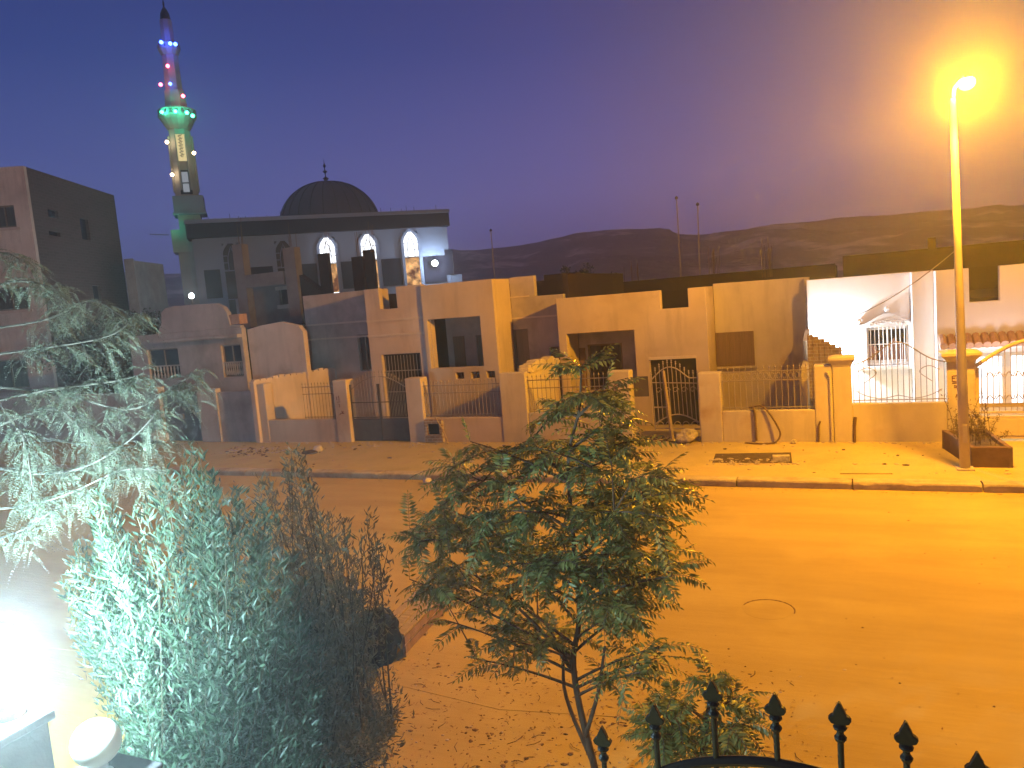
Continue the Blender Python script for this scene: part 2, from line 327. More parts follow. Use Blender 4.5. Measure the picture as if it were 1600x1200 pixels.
# ------------------------------------------------------------------ pieces shared by the houses
def window(parent, x0, x1, z0, z1, y, leafm, leaves=2, frame=.06, deep=.12, framem=None, bars=0, name='window', label=None):
    f = MB().wall(x0, x1, z0, z1, y+deep-.05, y+deep+.02, [(x0+frame, x1-frame, z0+frame, z1-frame)]).build(name, framem or SHUT, parent)
    if label: f['label'] = label
    w = (x1-x0-2*frame)/leaves; m = MB()
    for i in range(leaves):
        a = x0+frame+i*w
        m.box(a+.012, a+w-.012, y+deep-.025, y+deep+.015, z0+frame+.004, z1-frame-.004)
        n = int((z1-z0)/.07)
        for k in range(n):     # louvre slats
            zc = z0+frame+.06+(z1-z0-2*frame-.12)*k/n
            m.box(a+.06, a+w-.06, y+deep-.034, y+deep-.026, zc, zc+.035)
    m.build('shutter' if leafm is not CURT else 'curtain', leafm, f)
    if bars:
        b = MB()
        for i in range(1, bars): b.tube([(x0+(x1-x0)*i/bars, y+.02, z0+.005), (x0+(x1-x0)*i/bars, y+.02, z1-.005)], .012, 5)
        for zz in (z0+.25*(z1-z0), z0+.75*(z1-z0)): b.box(x0+.003, x1-.003, y+.012, y+.028, zz-.01, zz+.01)
        b.build('bars', IRON, f)
    return f
def glazed(parent, x0, x1, z0, z1, y, deep=.14, name='window'):
    f = MB().wall(x0, x1, z0, z1, y+deep-.04, y+deep+.02, [(x0+.05, (x0+x1)/2-.025, z0+.05, z1-.05), ((x0+x1)/2+.025, x1-.05, z0+.05, z1-.05)]).build(name, SHUT, parent)
    MB().box(x0+.04, x1-.04, y+deep-.012, y+deep+.004, z0+.04, z1-.04).build('glass', GLASSD, f); return f
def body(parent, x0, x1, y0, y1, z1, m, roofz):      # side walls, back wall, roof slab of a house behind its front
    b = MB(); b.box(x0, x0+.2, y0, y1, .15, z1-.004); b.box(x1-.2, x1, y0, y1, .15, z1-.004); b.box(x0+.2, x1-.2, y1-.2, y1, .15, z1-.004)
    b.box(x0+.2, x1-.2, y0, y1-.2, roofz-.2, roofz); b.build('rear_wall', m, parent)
def railing(parent, x0, x1, y, z0, z1, gap=.13, r=.011, mid=True, tips=True, top=None, m=None, band=False, name='railing'):
    b = MB(); n = max(2, int((x1-x0)/gap)); tp = top or (lambda t: z1)
    for i in range(n+1):
        x = x0+.03+(x1-x0-.06)*i/n; zt = tp(i/n)
        b.tube([(x, y, z0-.03), (x, y, zt+(.10 if tips else 0))], [r, r*.9], 5)
        if tips: b.lathe([(.003, 0), (.024, .035), (.012, .06), (.002, .11)], (x, y, zt+.08), 5)
    if top:
        b.tube([(x0+(x1-x0)*i/24, y, tp(i/24)) for i in range(25)], .018, 6)
    else: b.box(x0, x1, y-.014, y+.014, z1-.012, z1+.016)
    b.box(x0, x1, y-.012, y+.012, z0+.06, z0+.085)
    if mid: b.box(x0, x1, y-.012, y+.012, z1-.26, z1-.235)
    if band:      # ring ornaments between the two upper rails
        for i in range(n):
            x = x0+.03+(x1-x0-.06)*(i+.5)/n; R = .052
            b.tube([(x+R*math.cos(a), y, z1-.125+R*1.6*math.sin(a)) for a in np.linspace(0, 2*math.pi, 11)], .008, 4)
    return b.build(name, m or IRON, parent)
def scrawl(parent, strokes, cx, cz, y, s, m=None, w=.012):
    b = MB()
    for st in strokes: b.tube([(cx+s*p[0], y, cz+s*p[1]) for p in st], w, 6)
    return b.build('writing', m or PAINTR, parent)
def curve(pts, n=8):      # Catmull-Rom through points
    P = [np.array(p, float) for p in pts]; P = [2*P[0]-P[1]] + P + [2*P[-1]-P[-2]]; out = []
    for i in range(1, len(P)-2):
        for k in range(n):
            t = k/n; out.append(.5*((2*P[i]) + (-P[i-1]+P[i+1])*t + (2*P[i-1]-5*P[i]+4*P[i+1]-P[i+2])*t*t + (-P[i-1]+3*P[i]-3*P[i+1]+P[i+2])*t**3))
    out.append(P[-2]); return out
FY = 21.85            # street face of the yard walls

# ------------------------------------------------------------------ house with the open balcony (in the middle of the row)
h1 = thing('flat_roofed_house', 'tan single-storey house with a notched parapet and an open pillared balcony, rising above its neighbours', 'house', (-15, 26, .15), 'flat-roofed houses of the row')
# recessed left wing
w = MB().wall(-20.75, -16.76, .15, 5.48, 26.0, 26.25, [(-18.25, -17.62, 2.25, 3.72)]); w.build('wall', P_GREY, h1, bevel=.02)
glazed(h1, -18.25, -17.62, 2.25, 3.72, 26.0)
# centre with the door and the parapet notch
w = MB().wall(-16.76, -14.25, .15, 5.45, 24.6, 24.85, [(-16.1, -15.35, 4.66, 5.46), (-16.24, -14.57, .14, 2.95)]); w.box(-16.76, -16.56, 24.85, 26.0, .15, 5.445); w.build('wall', P_PINK, h1, bevel=.02)
d = MB().box(-16.24, -14.57, 24.76, 24.82, .16, 2.94).build('door', DARKIN, h1)  # no door leaf: near-black sheet standing for the unlit doorway
g = MB()
for i in range(12): xx = -16.16+i*.137; g.tube([(xx, 24.7, .2), (xx, 24.7, 2.9)], .012, 5)
for zz in (.5, 1.5, 2.3): g.box(-16.22, -14.59, 24.685, 24.715, zz, zz+.03)
g.build('door_grille', IRON, h1)
# balcony block: front with its opening, side pillar, low parapet with three lattice blocks
vents = [(-13.1+i*.62, -12.78+i*.62, 1.93, 2.17) for i in range(3)]
w = MB().wall(-14.25, -11.35, .15, 5.40, 24.5, 24.72, [(-14.08, -11.95, 2.36, 4.14)] + vents)
w.box(-14.25, -14.05, 24.72, 25.0, .15, 5.395); w.box(-11.55, -11.35, 24.72, 26.0, .15, 5.395); w.box(-14.05, -11.55, 24.72, 26.2, 4.3, 4.5)
w.build('wall', P_TAN, h1, bevel=.02)
for v in vents:
    vb = MB().wall(v[0]-.01, v[1]+.01, v[2]-.01, v[3]+.01, 24.62, 24.68, [(v[0]+.02, (v[0]+v[1])/2-.025, v[2]+.03, v[2]+.11), ((v[0]+v[1])/2+.025, v[1]-.02, v[2]+.03, v[2]+.11), (v[0]+.02, (v[0]+v[1])/2-.025, v[2]+.14, v[3]-.02), ((v[0]+v[1])/2+.025, v[1]-.02, v[2]+.14, v[3]-.02)])
    vb.build('lattice_block', SHUTB, h1)
w = MB().wall(-14.25, -11.35, .15, 4.3, 26.2, 26.4, [(-13.02, -11.62, 1.2, 3.4)]); w.build('balcony_wall', P_GREY, h1)
window(h1, -13.02, -11.62, 1.2, 3.4, 26.2, SHUTG, 2, name='balcony_door')
MB().box(-13.98, -13.5, 26.17, 26.198, .3, 3.4).build('side_door', SHUTB, h1)
# recessed right wing
w = MB().wall(-11.35, -9.3, .15, 5.43, 26.0, 26.25, [(-11.84, -10.78, 2.1, 3.52), (-9.98, -9.5, .5, 2.8), (-10.38, -9.2, 4.68, 5.5)]); w.build('wall', P_GREY, h1, bevel=.02)
window(h1, -11.84, -10.78, 2.1, 3.52, 26.0, SHUT, 2)
MB().box(-9.98, -9.5, 26.12, 26.18, .51, 2.79).build('door', SHUTB, h1)
for q in ((-20.75, -16.765, 25.965, 25.995, 4.22, 4.29), (-20.75, -16.765, 25.965, 25.995, 3.62, 3.69), (-16.76, -14.255, 24.565, 24.595, 4.21, 4.28), (-16.76, -14.255, 24.565, 24.595, 3.64, 3.71), (-11.34, -9.31, 25.965, 25.995, 3.9, 3.96), (-11.34, -10.6, 25.965, 25.995, 4.68, 4.73)):
    MB().box(*q).build('cornice_band', BAND, h1)
body(h1, -20.75, -9.25, 26.45, 34.0, 5.40, MUD_UNLIT, 4.3)

# ------------------------------------------------------------------ house with the deep porch
h2 = thing('flat_roofed_house', 'orange-lit low house with a deep porch, shuttered window and a notch in its parapet', 'house', (-5, 25, .15), 'flat-roofed houses of the row')
w = MB().wall(-9.05, -4.08, .15, 4.53, 24.5, 24.75, [(-8.75, -6.43, 1.35, 3.32), (-5.5, -4.63, 3.93, 4.6), (-5.97, -4.49, .1, 2.31)])
w.box(-9.05, -8.85, 24.75, 26.0, .15, 4.525); w.box(-4.28, -4.08, 24.75, 26.0, .15, 4.525); w.box(-8.85, -6.2, 24.75, 26.0, 3.5, 3.7); w.box(-6.4, -6.2, 24.75, 26.0, .15, 3.498)
w.build('wall', P_TAN, h2, bevel=.02)
w = MB().wall(-8.85, -6.4, .15, 3.5, 26.0, 26.2, [(-8.55, -7.28, 1.2, 2.82), (-8.84, -8.75, .16, 2.7)]); w.build('porch_wall', P_GREY, h2)
window(h2, -8.55, -7.28, 1.2, 2.82, 26.0, CURT, 3, framem=SHUTB)
MB().box(-8.83, -8.2-.42, 25.9, 25.98, .16, 2.72).build('door', SHUTB, h2)
d = MB().box(-5.97, -4.49, 24.66, 24.72, .16, 2.30).build('door', DARKIN, h2)  # dark sheet filling the open doorway, its shade painted
l = MB(); l.box(-5.99, -4.47, 24.46, 24.497, 2.32, 2.40); l.build('lintel', BAND, h2)
w = MB(); 
w.prism([(-4.08, .15), (-.93, .15), (-.93, 2.9), (-1.18, 4.57), (-4.08, 4.60)], 26.0, 26.22); ww = w.build('wall', P_CREAM, h2, bevel=.02)
fw = MB().wall(-4.06, -2.86, 1.86, 2.98, 25.90, 25.985, [(-3.99, -2.93, 1.93, 2.91)]).build('window', SHUTB, h2)
m = MB()
for i in range(3):
    a = -3.985+i*.352
    m.box(a, a+.345, 25.93, 25.97, 1.935, 2.905)
    for k in range(13): m.box(a+.04, a+.305, 25.922, 25.932, 1.98+k*.07, 2.02+k*.07)
m.build('shutter', SHUTB, fw)
MB().box(-4.1, -2.82, 25.85, 25.985, 1.79, 1.855).build('window_sill', P_CREAM, h2)
body(h2, -9.0, -1.2, 26.25, 33.5, 4.45, MUD_UNLIT, 3.7)

# ------------------------------------------------------------------ white house on the right
h3 = thing('flat_roofed_house', 'bright white house with an ornate pedimented window and clay-tiled door canopy', 'house', (2, 25, .15), 'flat-roofed houses of the row')
w = MB().wall(-1.16, 1.63, .15, 4.48, 25.0, 25.25, [(.44, 1.55, 1.9, 2.92)]); w.build('wall', P_WHITE, h3, bevel=.015)
w = MB().box(1.63, 2.18, 24.55, 25.25, .15, 4.47); w.build('pilaster', P_WHITE, h3, bevel=.015)
w = MB().wall(2.18, 9.0, .15, 4.46, 24.0, 24.25, [(2.97, 3.67, 3.54, 4.5), (2.62, 5.2, .1, 2.15)]); w.box(2.18, 2.38, 24.25, 25.25, .15, 4.455); w.build('wall', P_WHITE, h3, bevel=.015)
body(h3, -1.14, 9.0, 25.3, 33.0, 4.42, MUD_UNLIT, 3.6)
fr = MB().wall(.44, 1.55, 1.9, 2.92, 25.02, 25.12, [(.50, .97, 1.96, 2.86), (1.02, 1.49, 1.96, 2.86)]).build('window', P_WHITE, h3)
MB().box(.46, 1.53, 25.13, 25.15, 1.92, 2.90).build('glass', GLASSD, fr)
cm = MB()
for i, (a, b_) in enumerate(((.50, .72), (.78, .97), (1.03, 1.2), (1.27, 1.49))):
    cm.prism([(a, 1.96), (b_, 1.96), (b_, 2.36 if i != 2 else 2.62), (a, 2.42)], 25.115, 25.125)
cm.build('curtain', mat('rose_curtain', (.42, .22, .17), var=.4, scale=4, stretch=(8, 1, 1)), fr)
br = MB()
for i in range(1, 10): xx = .44+1.11*i/10; br.tube([(xx, 24.93, 1.84), (xx, 24.93, 2.96)], .012, 6)
br.box(.43, 1.56, 24.918, 24.942, 2.43, 2.455); br.box(.43, 1.56, 24.918, 24.942, 1.86, 1.885)
br.build('bars', P_WHITE, fr)
sr = MB()
sr.box(.27, .44, 24.87, 24.998, 1.80, 2.95); sr.box(1.55, 1.72, 24.87, 24.998, 1.80, 2.95); sr.box(.18, 1.80, 24.82, 24.998, 1.70, 1.80)
sr.prism([(.17, 2.95), (1.82, 2.95), (1.82, 3.02), (1.62, 3.06), (1.42, 3.16), (1.22, 3.28), (1.06, 3.34), (.93, 3.34), (.77, 3.28), (.57, 3.16), (.37, 3.06), (.17, 3.02)], 24.85, 24.997)
for cx_, z_ in ((.25, 3.03), (1.74, 3.03), (1.0, 3.34)): sr.lathe([(.03, 0), (.06, .03), (.05, .08), (.075, .13), (.03, .19), (.005, .22)], (cx_, 24.92, z_), 10)
for i in range(7):
    cx_ = .58+i*.14; zz = 3.03 + .10*(1-abs(i-3)/3.2)
    sr.tube([(cx_+.05*math.cos(t), 24.84, zz+.045*math.sin(t)) for t in np.linspace(0, 5.2, 9)], .012, 5)
sr.build('window_surround', P_WHITE, h3)
cn = MB(); nt_ = 17
cn.obox((3.9, 23.78, 2.42), (1.68, 0, 0), (0, .22, .10), (0, -.012, .03))
cn.build('canopy_slab', P_WHITE, h3)
tl = MB()
for i in range(nt_):
    xx = 2.30+i*.2
    pts = [(xx, 23.50, 2.42), (xx, 23.98, 2.64)]
    tl.tube(pts, .098, 8)
    tl.obox(((xx+.1), 23.77, 2.50), (.04, 0, 0), (0, .24, .11), (0, -.008, .02))
tl.build('canopy_tile', TILE, h3, smooth=False)
GLOWW = emit('lit_frosted_glass', (.93, .97, 1.0), 2.4)
dr = MB().wall(2.62, 5.2, .16, 2.14, 24.08, 24.16, [(2.70, 2.94, .7, 2.04), (3.12, 3.72, .7, 2.04), (3.9, 4.5, .7, 2.04), (4.6, 5.1, .7, 2.04)]).build('door', P_CREAM, h3)
MB().box(2.66, 5.16, 24.17, 24.19, .5, 2.1).build('glass', GLOWW, dr)
light('porch_bulb', (3.6, 22.75, 1.95), (.95, .92, 1.0), 55, .1, h3)
WL = np.array([-.72, 24.1, 2.32])
wl = thing('wall_lamp', 'white lamp behind the sloping brick wall, flooding the white house wall', 'lamp', (-.8, 24.9, 2.1))
lb = MB(); lb.box(-.88, -.72, 24.96, 24.998, 2.2, 2.5); lb.box(-.84, -.76, 24.72, 24.955, 2.46, 2.5); lb.build('bracket', IRON, wl)
lb = MB().lathe([(.02, -.09), (.065, -.06), (.065, .05), (.03, .08)], (-.8, 24.72, 2.38), 12).build('bulb_cover', emit('white_bulb', (.9, .95, 1), 6, .5), wl)
light('white_bulb', (-.8, 24.70, 2.38), (.72, .87, 1.0), 1500, .08, wl)

# ------------------------------------------------------------------ low house at the left end of the row
h0 = thing('flat_roofed_house', 'low greyish house with a rounded parapet hump and two dark square windows', 'house', (-25, 24, .15), 'flat-roofed houses of the row')
w = MB().wall(-28.7, -22.35, .15, 4.40, 24.0, 24.25, [(-27.72, -25.95, 2.48, 3.76), (-23.55, -22.52, 2.42, 3.74)])
w.build('wall', P_GREY, h0, bevel=.03)
w = MB().prism([(-27.0, 4.40), (-22.4, 4.40), (-22.4, 4.5), (-22.9, 4.52), (-23.0, 5.05), (-23.2, 5.3), (-23.55, 5.46), (-25.9, 5.53), (-26.35, 5.46), (-26.62, 5.3), (-26.7, 4.8), (-27.0, 4.46)], 24.004, 24.24); w.build('parapet', P_GREY, h0, bevel=.03)
MB().box(-27.0, -22.36, 23.72, 23.995, 4.02, 4.16).build('canopy_slab', P_GREY, h0, bevel=.02)
for x0, x1 in ((-27.72, -25.95), (-23.55, -22.52)):
    gl = glazed(h0, x0, x1, 2.48 if x0 < -25 else 2.42, 3.76 if x0 < -25 else 3.74, 24.0)
    bl = MB()
    for i in range(1, 9): xx = x0+(x1-x0)*i/9; bl.lathe([(.03, 0), (.05, .1), (.02, .25), (.04, .4), (.03, .5)], (xx, 24.08, 2.5), 6)
    bl.box(x0+.01, x1-.01, 24.03, 24.13, 3.0, 3.05); bl.build('balustrade', P_GREY, gl)
w = MB().prism([(-22.35, .15), (-19.55, .15), (-19.55, 4.05), (-19.75, 4.3), (-20.6, 4.5), (-21.6, 4.42), (-22.35, 4.3)], 24.3, 24.55); w.build('wall', P_PINK, h0, bevel=.02)
MB().box(-23.05, -22.45, 24.05, 24.5, 4.55, 4.95).build('roof_block', TILE, h0)
body(h0, -28.7, -20.8, 24.6, 32, 4.3, MUD_UNLIT, 3.6)
# wall dividing its yard from the balcony house
dv = MB(); dv.slab([(-20.15, 21.7), (-19.95, 21.7), (-19.45, 25.95), (-19.65, 25.95)], .15, 2.42)
for i in range(14):
    t = (i+.5)/14; dv.obox((-20.05+.5*t, 21.75+4.15*t, 2.44), (.09, 0, 0), (.01, .13, 0), (0, 0, random.uniform(.02, .09)))
tag(dv.build('dividing_wall', P_PINK, bevel=.015), 'broken-topped pinkish wall running back beside the low left house', 'wall')
# sheet-metal gate and its short walls
gt = thing('metal_gate', 'blue-grey double-leaf sheet metal gate at the left end of the yard walls', 'gate', (-24, 22.05, .15))
for i in range(2):
    x0 = -24.95+i*.98
    lf = MB().box(x0, x0+.97, 22.05, 22.09, .17, 2.1); lf.box(x0+.02, x0+.95, 22.03, 22.048, .98, 1.04)
    lf.box(x0+.06, x0+.91, 22.036, 22.047, .22, .9); lf.box(x0+.06, x0+.91, 22.036, 22.047, 1.12, 2.02)
    lf.build('gate_leaf', SHEETB, gt)
MB().box(-24.1, -23.9, 21.98, 22.03, 1.05, 1.25).build('handle', IRON, gt)
yw = thing('yard_wall', 'plain grey plaster yard wall behind the drooping branches', 'wall', (-30, 22, .15))
m = MB(); m.box(-42, -25.0, 21.95, 22.15, .15, 2.15); m.build('wall', P_GREY, yw, bevel=.02)
m = MB(); m.box(-25.3, -24.97, 21.88, 22.2, .15, 2.35); m.build('pier', P_GREY, yw, bevel=.02)
m = MB(); m.box(-22.97, -22.0, 21.88, 22.15, .15, 2.2); m.box(-22.0, -20.15, 21.95, 22.1, .15, 2.05); m.build('pier', P_GREY, yw, bevel=.02)

# ------------------------------------------------------------------ street-side walls with railings
bw1 = thing('boundary_wall', 'tan yard wall with piers and thin railings in front of the balcony house', 'boundary wall', (-15, FY, .15), 'railed yard walls')
m = MB(); m.box(-20.2, -16.55, FY, FY+.22, .1, .97); m.build('low_wall', P_TAN, bw1, bevel=.025)
m = MB(); m.box(-13.0, -10.16, FY, FY+.22, .1, .96); m.build('low_wall', P_TAN, bw1, bevel=.025)
for x0, x1, z1 in ((-20.2, -19.6, 2.32), (-16.55, -15.98, 2.34), (-13.62, -13.0, 2.31)):
    MB().box(x0, x1, FY-.03, FY+.42, .1, z1).build('pier', P_TAN, bw1, bevel=.03)
MB().box(-10.16, -9.26, FY-.03, FY+.24, .1, 2.36).build('pier', P_CREAM, bw1, bevel=.03)
railing(bw1, -18.0, -16.56, FY+.11, .97, 2.12, .14)
railing(bw1, -12.99, -10.17, FY+.11, .96, 2.02, .13, band=False)
scrawl(bw1, [[(0, .30), (-.015, .17), (0, .05)], [(.17, .36), (.18, .18), (.17, .0)], [(.02, -.09), (.26, -.06)], [(.1, -.24), (.17, -.22), (.19, -.3), (.14, -.34), (.2, -.46)], [(.1, -.98), (.2, -.9), (.3, -.86)], [(.3, -.7), (.36, -.86), (.5, -.92)], [(.44, -.74), (.34, -.92)]], -16.42, 1.62, FY-.034, .5)
mb_ = MB(); mb_.wall(-12.98, -12.3, .16, .92, FY-.12, FY-.005, [(-12.86, -12.42, .42, .78)]); mb_.box(-12.98, -12.3, FY-.16, FY-.121, .38, .415)
mbo = mb_.build('meter_niche', BRICKR, bw1, bevel=.015); MB().box(-12.90, -12.38, FY-.02, FY-.008, .40, .80).build('niche_back', DARKIN, mbo)
tag(MB().tube([(-12.55, FY-.08, 1.0), (-12.2, FY-.25, .6), (-12.0, FY-.36, .16)], [.02, .025, .03], 7).build('wooden_stick', WOODW), 'thin stick leaning beside the dark meter niche', 'stick')

bw2 = thing('boundary_wall', 'orange-lit yard wall with railings either side of the ornate gate', 'boundary wall', (-5, FY, .15), 'railed yard walls')
m = MB(); m.box(-9.25, -6.6, FY, FY+.22, .1, 1.08); m.build('low_wall', P_CREAM, bw2, bevel=.025)
m = MB(); m.box(-3.36, -.92, FY, FY+.22, .1, 1.03); m.build('low_wall', P_CREAM, bw2, bevel=.025)
MB().box(-6.6, -5.95, FY-.03, FY+.40, .1, 2.28).build('pier', P_CREAM, bw2, bevel=.03)
MB().box(-3.98, -3.36, FY-.03, FY+.40, .1, 2.13).build('pier', P_CREAM, bw2, bevel=.03)
MB().box(-.92, -.47, FY-.02, FY+.42, .1, 2.22).build('pier', P_CREAM, bw2, bevel=.03)
railing(bw2, -9.25, -6.61, FY+.11, 1.08, 2.08, .14)
railing(bw2, -3.35, -.93, FY+.11, 1.03, 2.1, .155, band=True, m=IRONL)
scrawl(bw2, [[(.16, .34), (.04, .32), (-.02, .2), (.02, .08), (.14, .02)], [(.2, .36), (.26, .32)], [(.2, .24), (.28, .16), (.2, .12)], [(.04, -.06), (.34, -.04)], [(.24, -.14), (.12, -.16), (.14, -.32), (.13, -.44)], [(.05, -.55), (.08, -.7), (.16, -.6), (.2, -.74), (.24, -.58)], [(.3, -.66), (.42, -.66)], [(.58, -.54), (.44, -.66), (.6, -.8)]], -6.42, 1.72, FY-.034, .52)
MB().tube([(-.52, FY-.05, .16), (-.52, FY-.05, 1.9), (-.60, FY-.05, 2.05)], .035, 8).build('drain_pipe', P_CREAM, bw2)
st = MB(); st.tube([(-.86, FY-.05, .14), (-.84, FY-.05, .62), (-.80, FY-.04, .72)], .028, 6); tag(st.build('rusty_stake', RUBBER), 'short rusty stake at the foot of the pier beside the drain pipe', 'stake')
st = MB(); st.tube([(.02, FY-.06, .14), (.03, FY-.05, .55), (.06, FY-.05, .82)], [.04, .035, .045], 7); tag(st.build('rusty_stake', RUBBER), 'thick brown post stub below the arched railing', 'stake')

bw3 = thing('boundary_wall', 'cream wall with flat-capped piers and an arched railing before the white house', 'boundary wall', (1.2, FY, .15), 'railed yard walls')
m = MB(); m.box(0.0, 2.18, FY, FY+.22, .1, 1.17); m.build('low_wall', P_CREAM, bw3, bevel=.02)
for x0, x1, xc in ((-.46, 0.0, 0), (2.18, 2.80, 0)):
    MB().box(x0, x1, FY-.03, FY+.42, .1, 2.20).build('pier', P_CREAM, bw3, bevel=.02)
    c = MB(); c.lathe([((x1-x0)*.72, 0), ((x1-x0)*.74, .03), ((x1-x0)*1.0, .16), ((x1-x0)*1.0, .22), ((x1-x0)*.6, .26)], ((x0+x1)/2, FY+.19, 2.19), 4, math.pi/4); c.build('pier_cap', P_CREAM, bw3)
arch = lambda t: 2.22 + .52*math.exp(-((t-.5)/.28)**2)*(1) - .12*abs(t-.5)
railing(bw3, .01, 2.17, FY+.11, 1.17, 2.0, .135, mid=False, tips=False, top=arch, m=IRON)
b = MB()
for sgn in (-1, 1):     # scrolls tied to the bars
    b.tube(curve([(1.09+sgn*.95, FY+.09, 2.0), (1.09+sgn*.7, FY+.09, 2.1), (1.09+sgn*.5, FY+.09, 1.95), (1.09+sgn*.78, FY+.09, 1.7)]), .011, 5)
    b.tube(curve([(1.09+sgn*1.0, FY+.09, 1.5), (1.09+sgn*.75, FY+.09, 1.36), (1.09+sgn*.4, FY+.09, 1.28), (1.09, FY+.09, 1.36)]), .011, 5)
b.build('scroll', IRON, bw3)
scrawl(bw3, [[(0, .36), (.0, .08), (.2, .08)], [(.0, .24), (.12, .24)], [(.02, .36), (.28, .38), (.27, .24), (.18, .24)], [(.27, .24), (.28, .1), (.2, .08)], [(-.02, -.02), (.3, -.01)], [(.2, -.18), (.08, -.14), (.08, -.26), (.2, -.24), (.2, -.14), (.24, -.5)], [(.14, -.78), (.2, -.6)], [(.2, -.7), (.3, -.68)], [(.28, -.8), (.36, -.58)]], 2.30, 1.66, FY-.034, .48)

# ------------------------------------------------------------------ gates
g1 = thing('metal_gate', 'dark two-leaf gate of spear bars over sheet panels, below the parapet notch', 'gate', (-14.8, FY+.15, .15))
for i in range(2):
    x0 = -15.97+i*1.18; lf = MB()
    lf.box(x0, x0+1.16, FY+.14, FY+.17, .17, .95); lf.box(x0, x0+.035, FY+.13, FY+.18, .17, 2.15); lf.box(x0+1.125, x0+1.16, FY+.13, FY+.18, .17, 2.15)
    for zz in (.98, 1.5): lf.box(x0+.036, x0+1.124, FY+.14, FY+.17, zz, zz+.03)
    o = lf.build('gate_leaf', SHEET, g1)
    cv = lambda t, i=i: 2.05 + (.55*(1-t) if i else .5*math.sin(t*1.57))*.9
    b = MB()
    for k in range(9):
        x = x0+.08+k*.125; t = k/8; zt = 2.1+.42*(math.sin(math.pi*(t*.5 if i == 0 else .5+t*.5)))
        b.tube([(x, FY+.155, 1.0), (x, FY+.155, zt)], .011, 5); b.lathe([(.004, 0), (.026, .04), (.012, .07), (.002, .13)], (x, FY+.155, zt-.01), 5)
    b.tube([(x0+.04+1.08*q/12, FY+.155, 1.98+.42*math.sin(math.pi*(q/24 if i == 0 else .5+q/24))) for q in range(13)], .016, 6)
    b.build('bars', IRON, o)
g2 = thing('metal_gate', 'ornate iron gate with a leaning centre post and scrollwork, ajar over the rubble', 'gate', (-5, FY+.3, .15))
gx0, gx1 = -5.36, -4.02; GY = FY+.35
b = MB()
for k in range(12):
    x = gx0+(gx1-gx0)*k/11; t = k/11; zt = 2.06+.34*math.sin(math.pi*min(1, t*1.25))*(1 if t < .8 else .9)
    b.tube([(x, GY, .62+.28*math.sin(math.pi*t)), (x-.03, GY, zt)], .012, 5); b.lathe([(.004, 0), (.028, .04), (.013, .075), (.028, .1), (.002, .14)], (x-.03, GY, zt), 5)
b.build('bars', IRONL, g2)
b = MB()
b.tube([(gx0+(gx1-gx0)*q/16-.02, GY, 1.96+.34*math.sin(math.pi*min(1, q/16*1.25))*(1 if q < 13 else .9)) for q in range(17)], .02, 6)
b.tube([(gx0+(gx1-gx0)*q/16, GY, .62+.28*math.sin(math.pi*q/16)) for q in range(17)], .022, 6)
b.tube([(gx0-.03, GY, 1.86), (gx1, GY, 1.80)], .016, 6); b.tube([(gx0-.02, GY, .5), (gx1, GY, .46)], .02, 6); b.tube([(gx0, GY, 1.12), (gx0+.42, GY, 1.12)], .022, 6)
b.tube([(gx0-.04, GY, 2.1), (gx0, GY, .45)], .02, 6); b.tube([(gx1, GY, 2.1), (gx1+.02, GY, .4)], .02, 6)
b.build('gate_frame', IRONL, g2)
b = MB()
for i in range(5):
    cx_ = gx0+.16+i*.25
    b.tube([(cx_+.10*math.cos(t)*(1-t/9), GY, 1.62+.10*math.sin(t)*(1-t/9)) for t in np.linspace(0, 6.5, 14)], .009, 4)
    b.tube([(cx_+.10*math.cos(t), GY, .56+.13*math.sin(t)) for t in np.linspace(0, 3.14, 9)], .011, 4)
b.build('scroll', IRONL, g2)
MB().tube([(-5.02, GY-.04, 2.2), (-4.86, GY-.05, .16)], [.05, .06], 4).build('centre_post', WOODW, g2)
MB().box(-5.94, -5.5, GY+.02, GY+.05, 1.45, 2.05).build('side_panel', SHEET, g2)
g3 = thing('metal_gate', 'cream arched double gate glowing white behind its bars', 'gate', (4, FY+.15, .15))
af = lambda x: 2.02+.62*max(0, math.sin(math.pi*(x-2.80)/2.6))
b = MB(); b.tube([(2.81+2.55*q/30, FY+.14, af(2.81+2.55*q/30)) for q in range(31)], .05, 8); b.box(2.81, 2.90, FY+.11, FY+.17, .2, 2.0)
b.box(4.02, 4.20, FY+.1, FY+.18, .2, 2.62); b.box(2.9, 4.02, FY+.12, FY+.16, .2, .78); b.box(2.9, 4.02, FY+.12, FY+.16, .84, .9); b.box(4.2, 5.4, FY+.12, FY+.16, .2, .78)
b.box(2.98, 3.94, FY+.10, FY+.118, .28, .7); b.box(4.28, 5.3, FY+.10, FY+.118, .28, .7); b.box(5.34, 5.42, FY+.11, FY+.17, .2, 2.0)
b.build('gate_frame', P_CREAM, g3, bevel=.008)
b = MB()
for k in range(20):
    x = 2.95+k*.125
    if abs(x-4.11) > .1: b.tube([(x, FY+.14, .85), (x, FY+.14, af(x)-.01)], .013, 5)
b.box(2.9, 4.02, FY+.125, FY+.155, 1.0, 1.1); b.box(4.2, 5.34, FY+.125, FY+.155, 1.0, 1.1)
b.build('bars', IRONL, g3)
b = MB()
for k in range(5):
    cx_ = 3.05+k*.2; b.tube(curve([(cx_, FY+.12, 1.75), (cx_+.08, FY+.12, 1.88), (cx_+.16, FY+.12, 1.76), (cx_+.2, FY+.12, 1.86)], 5), .012, 4)
    b.tube(curve([(cx_, FY+.12, 1.2), (cx_+.08, FY+.12, 1.3), (cx_+.16, FY+.12, 1.2), (cx_+.2, FY+.12, 1.3)], 5), .012, 4)
b.build('scroll', IRONL, g3)
MB().box(4.06, 4.17, FY+.07, FY+.098, 1.05, 1.3).build('lock_plate', WOODW, g3)
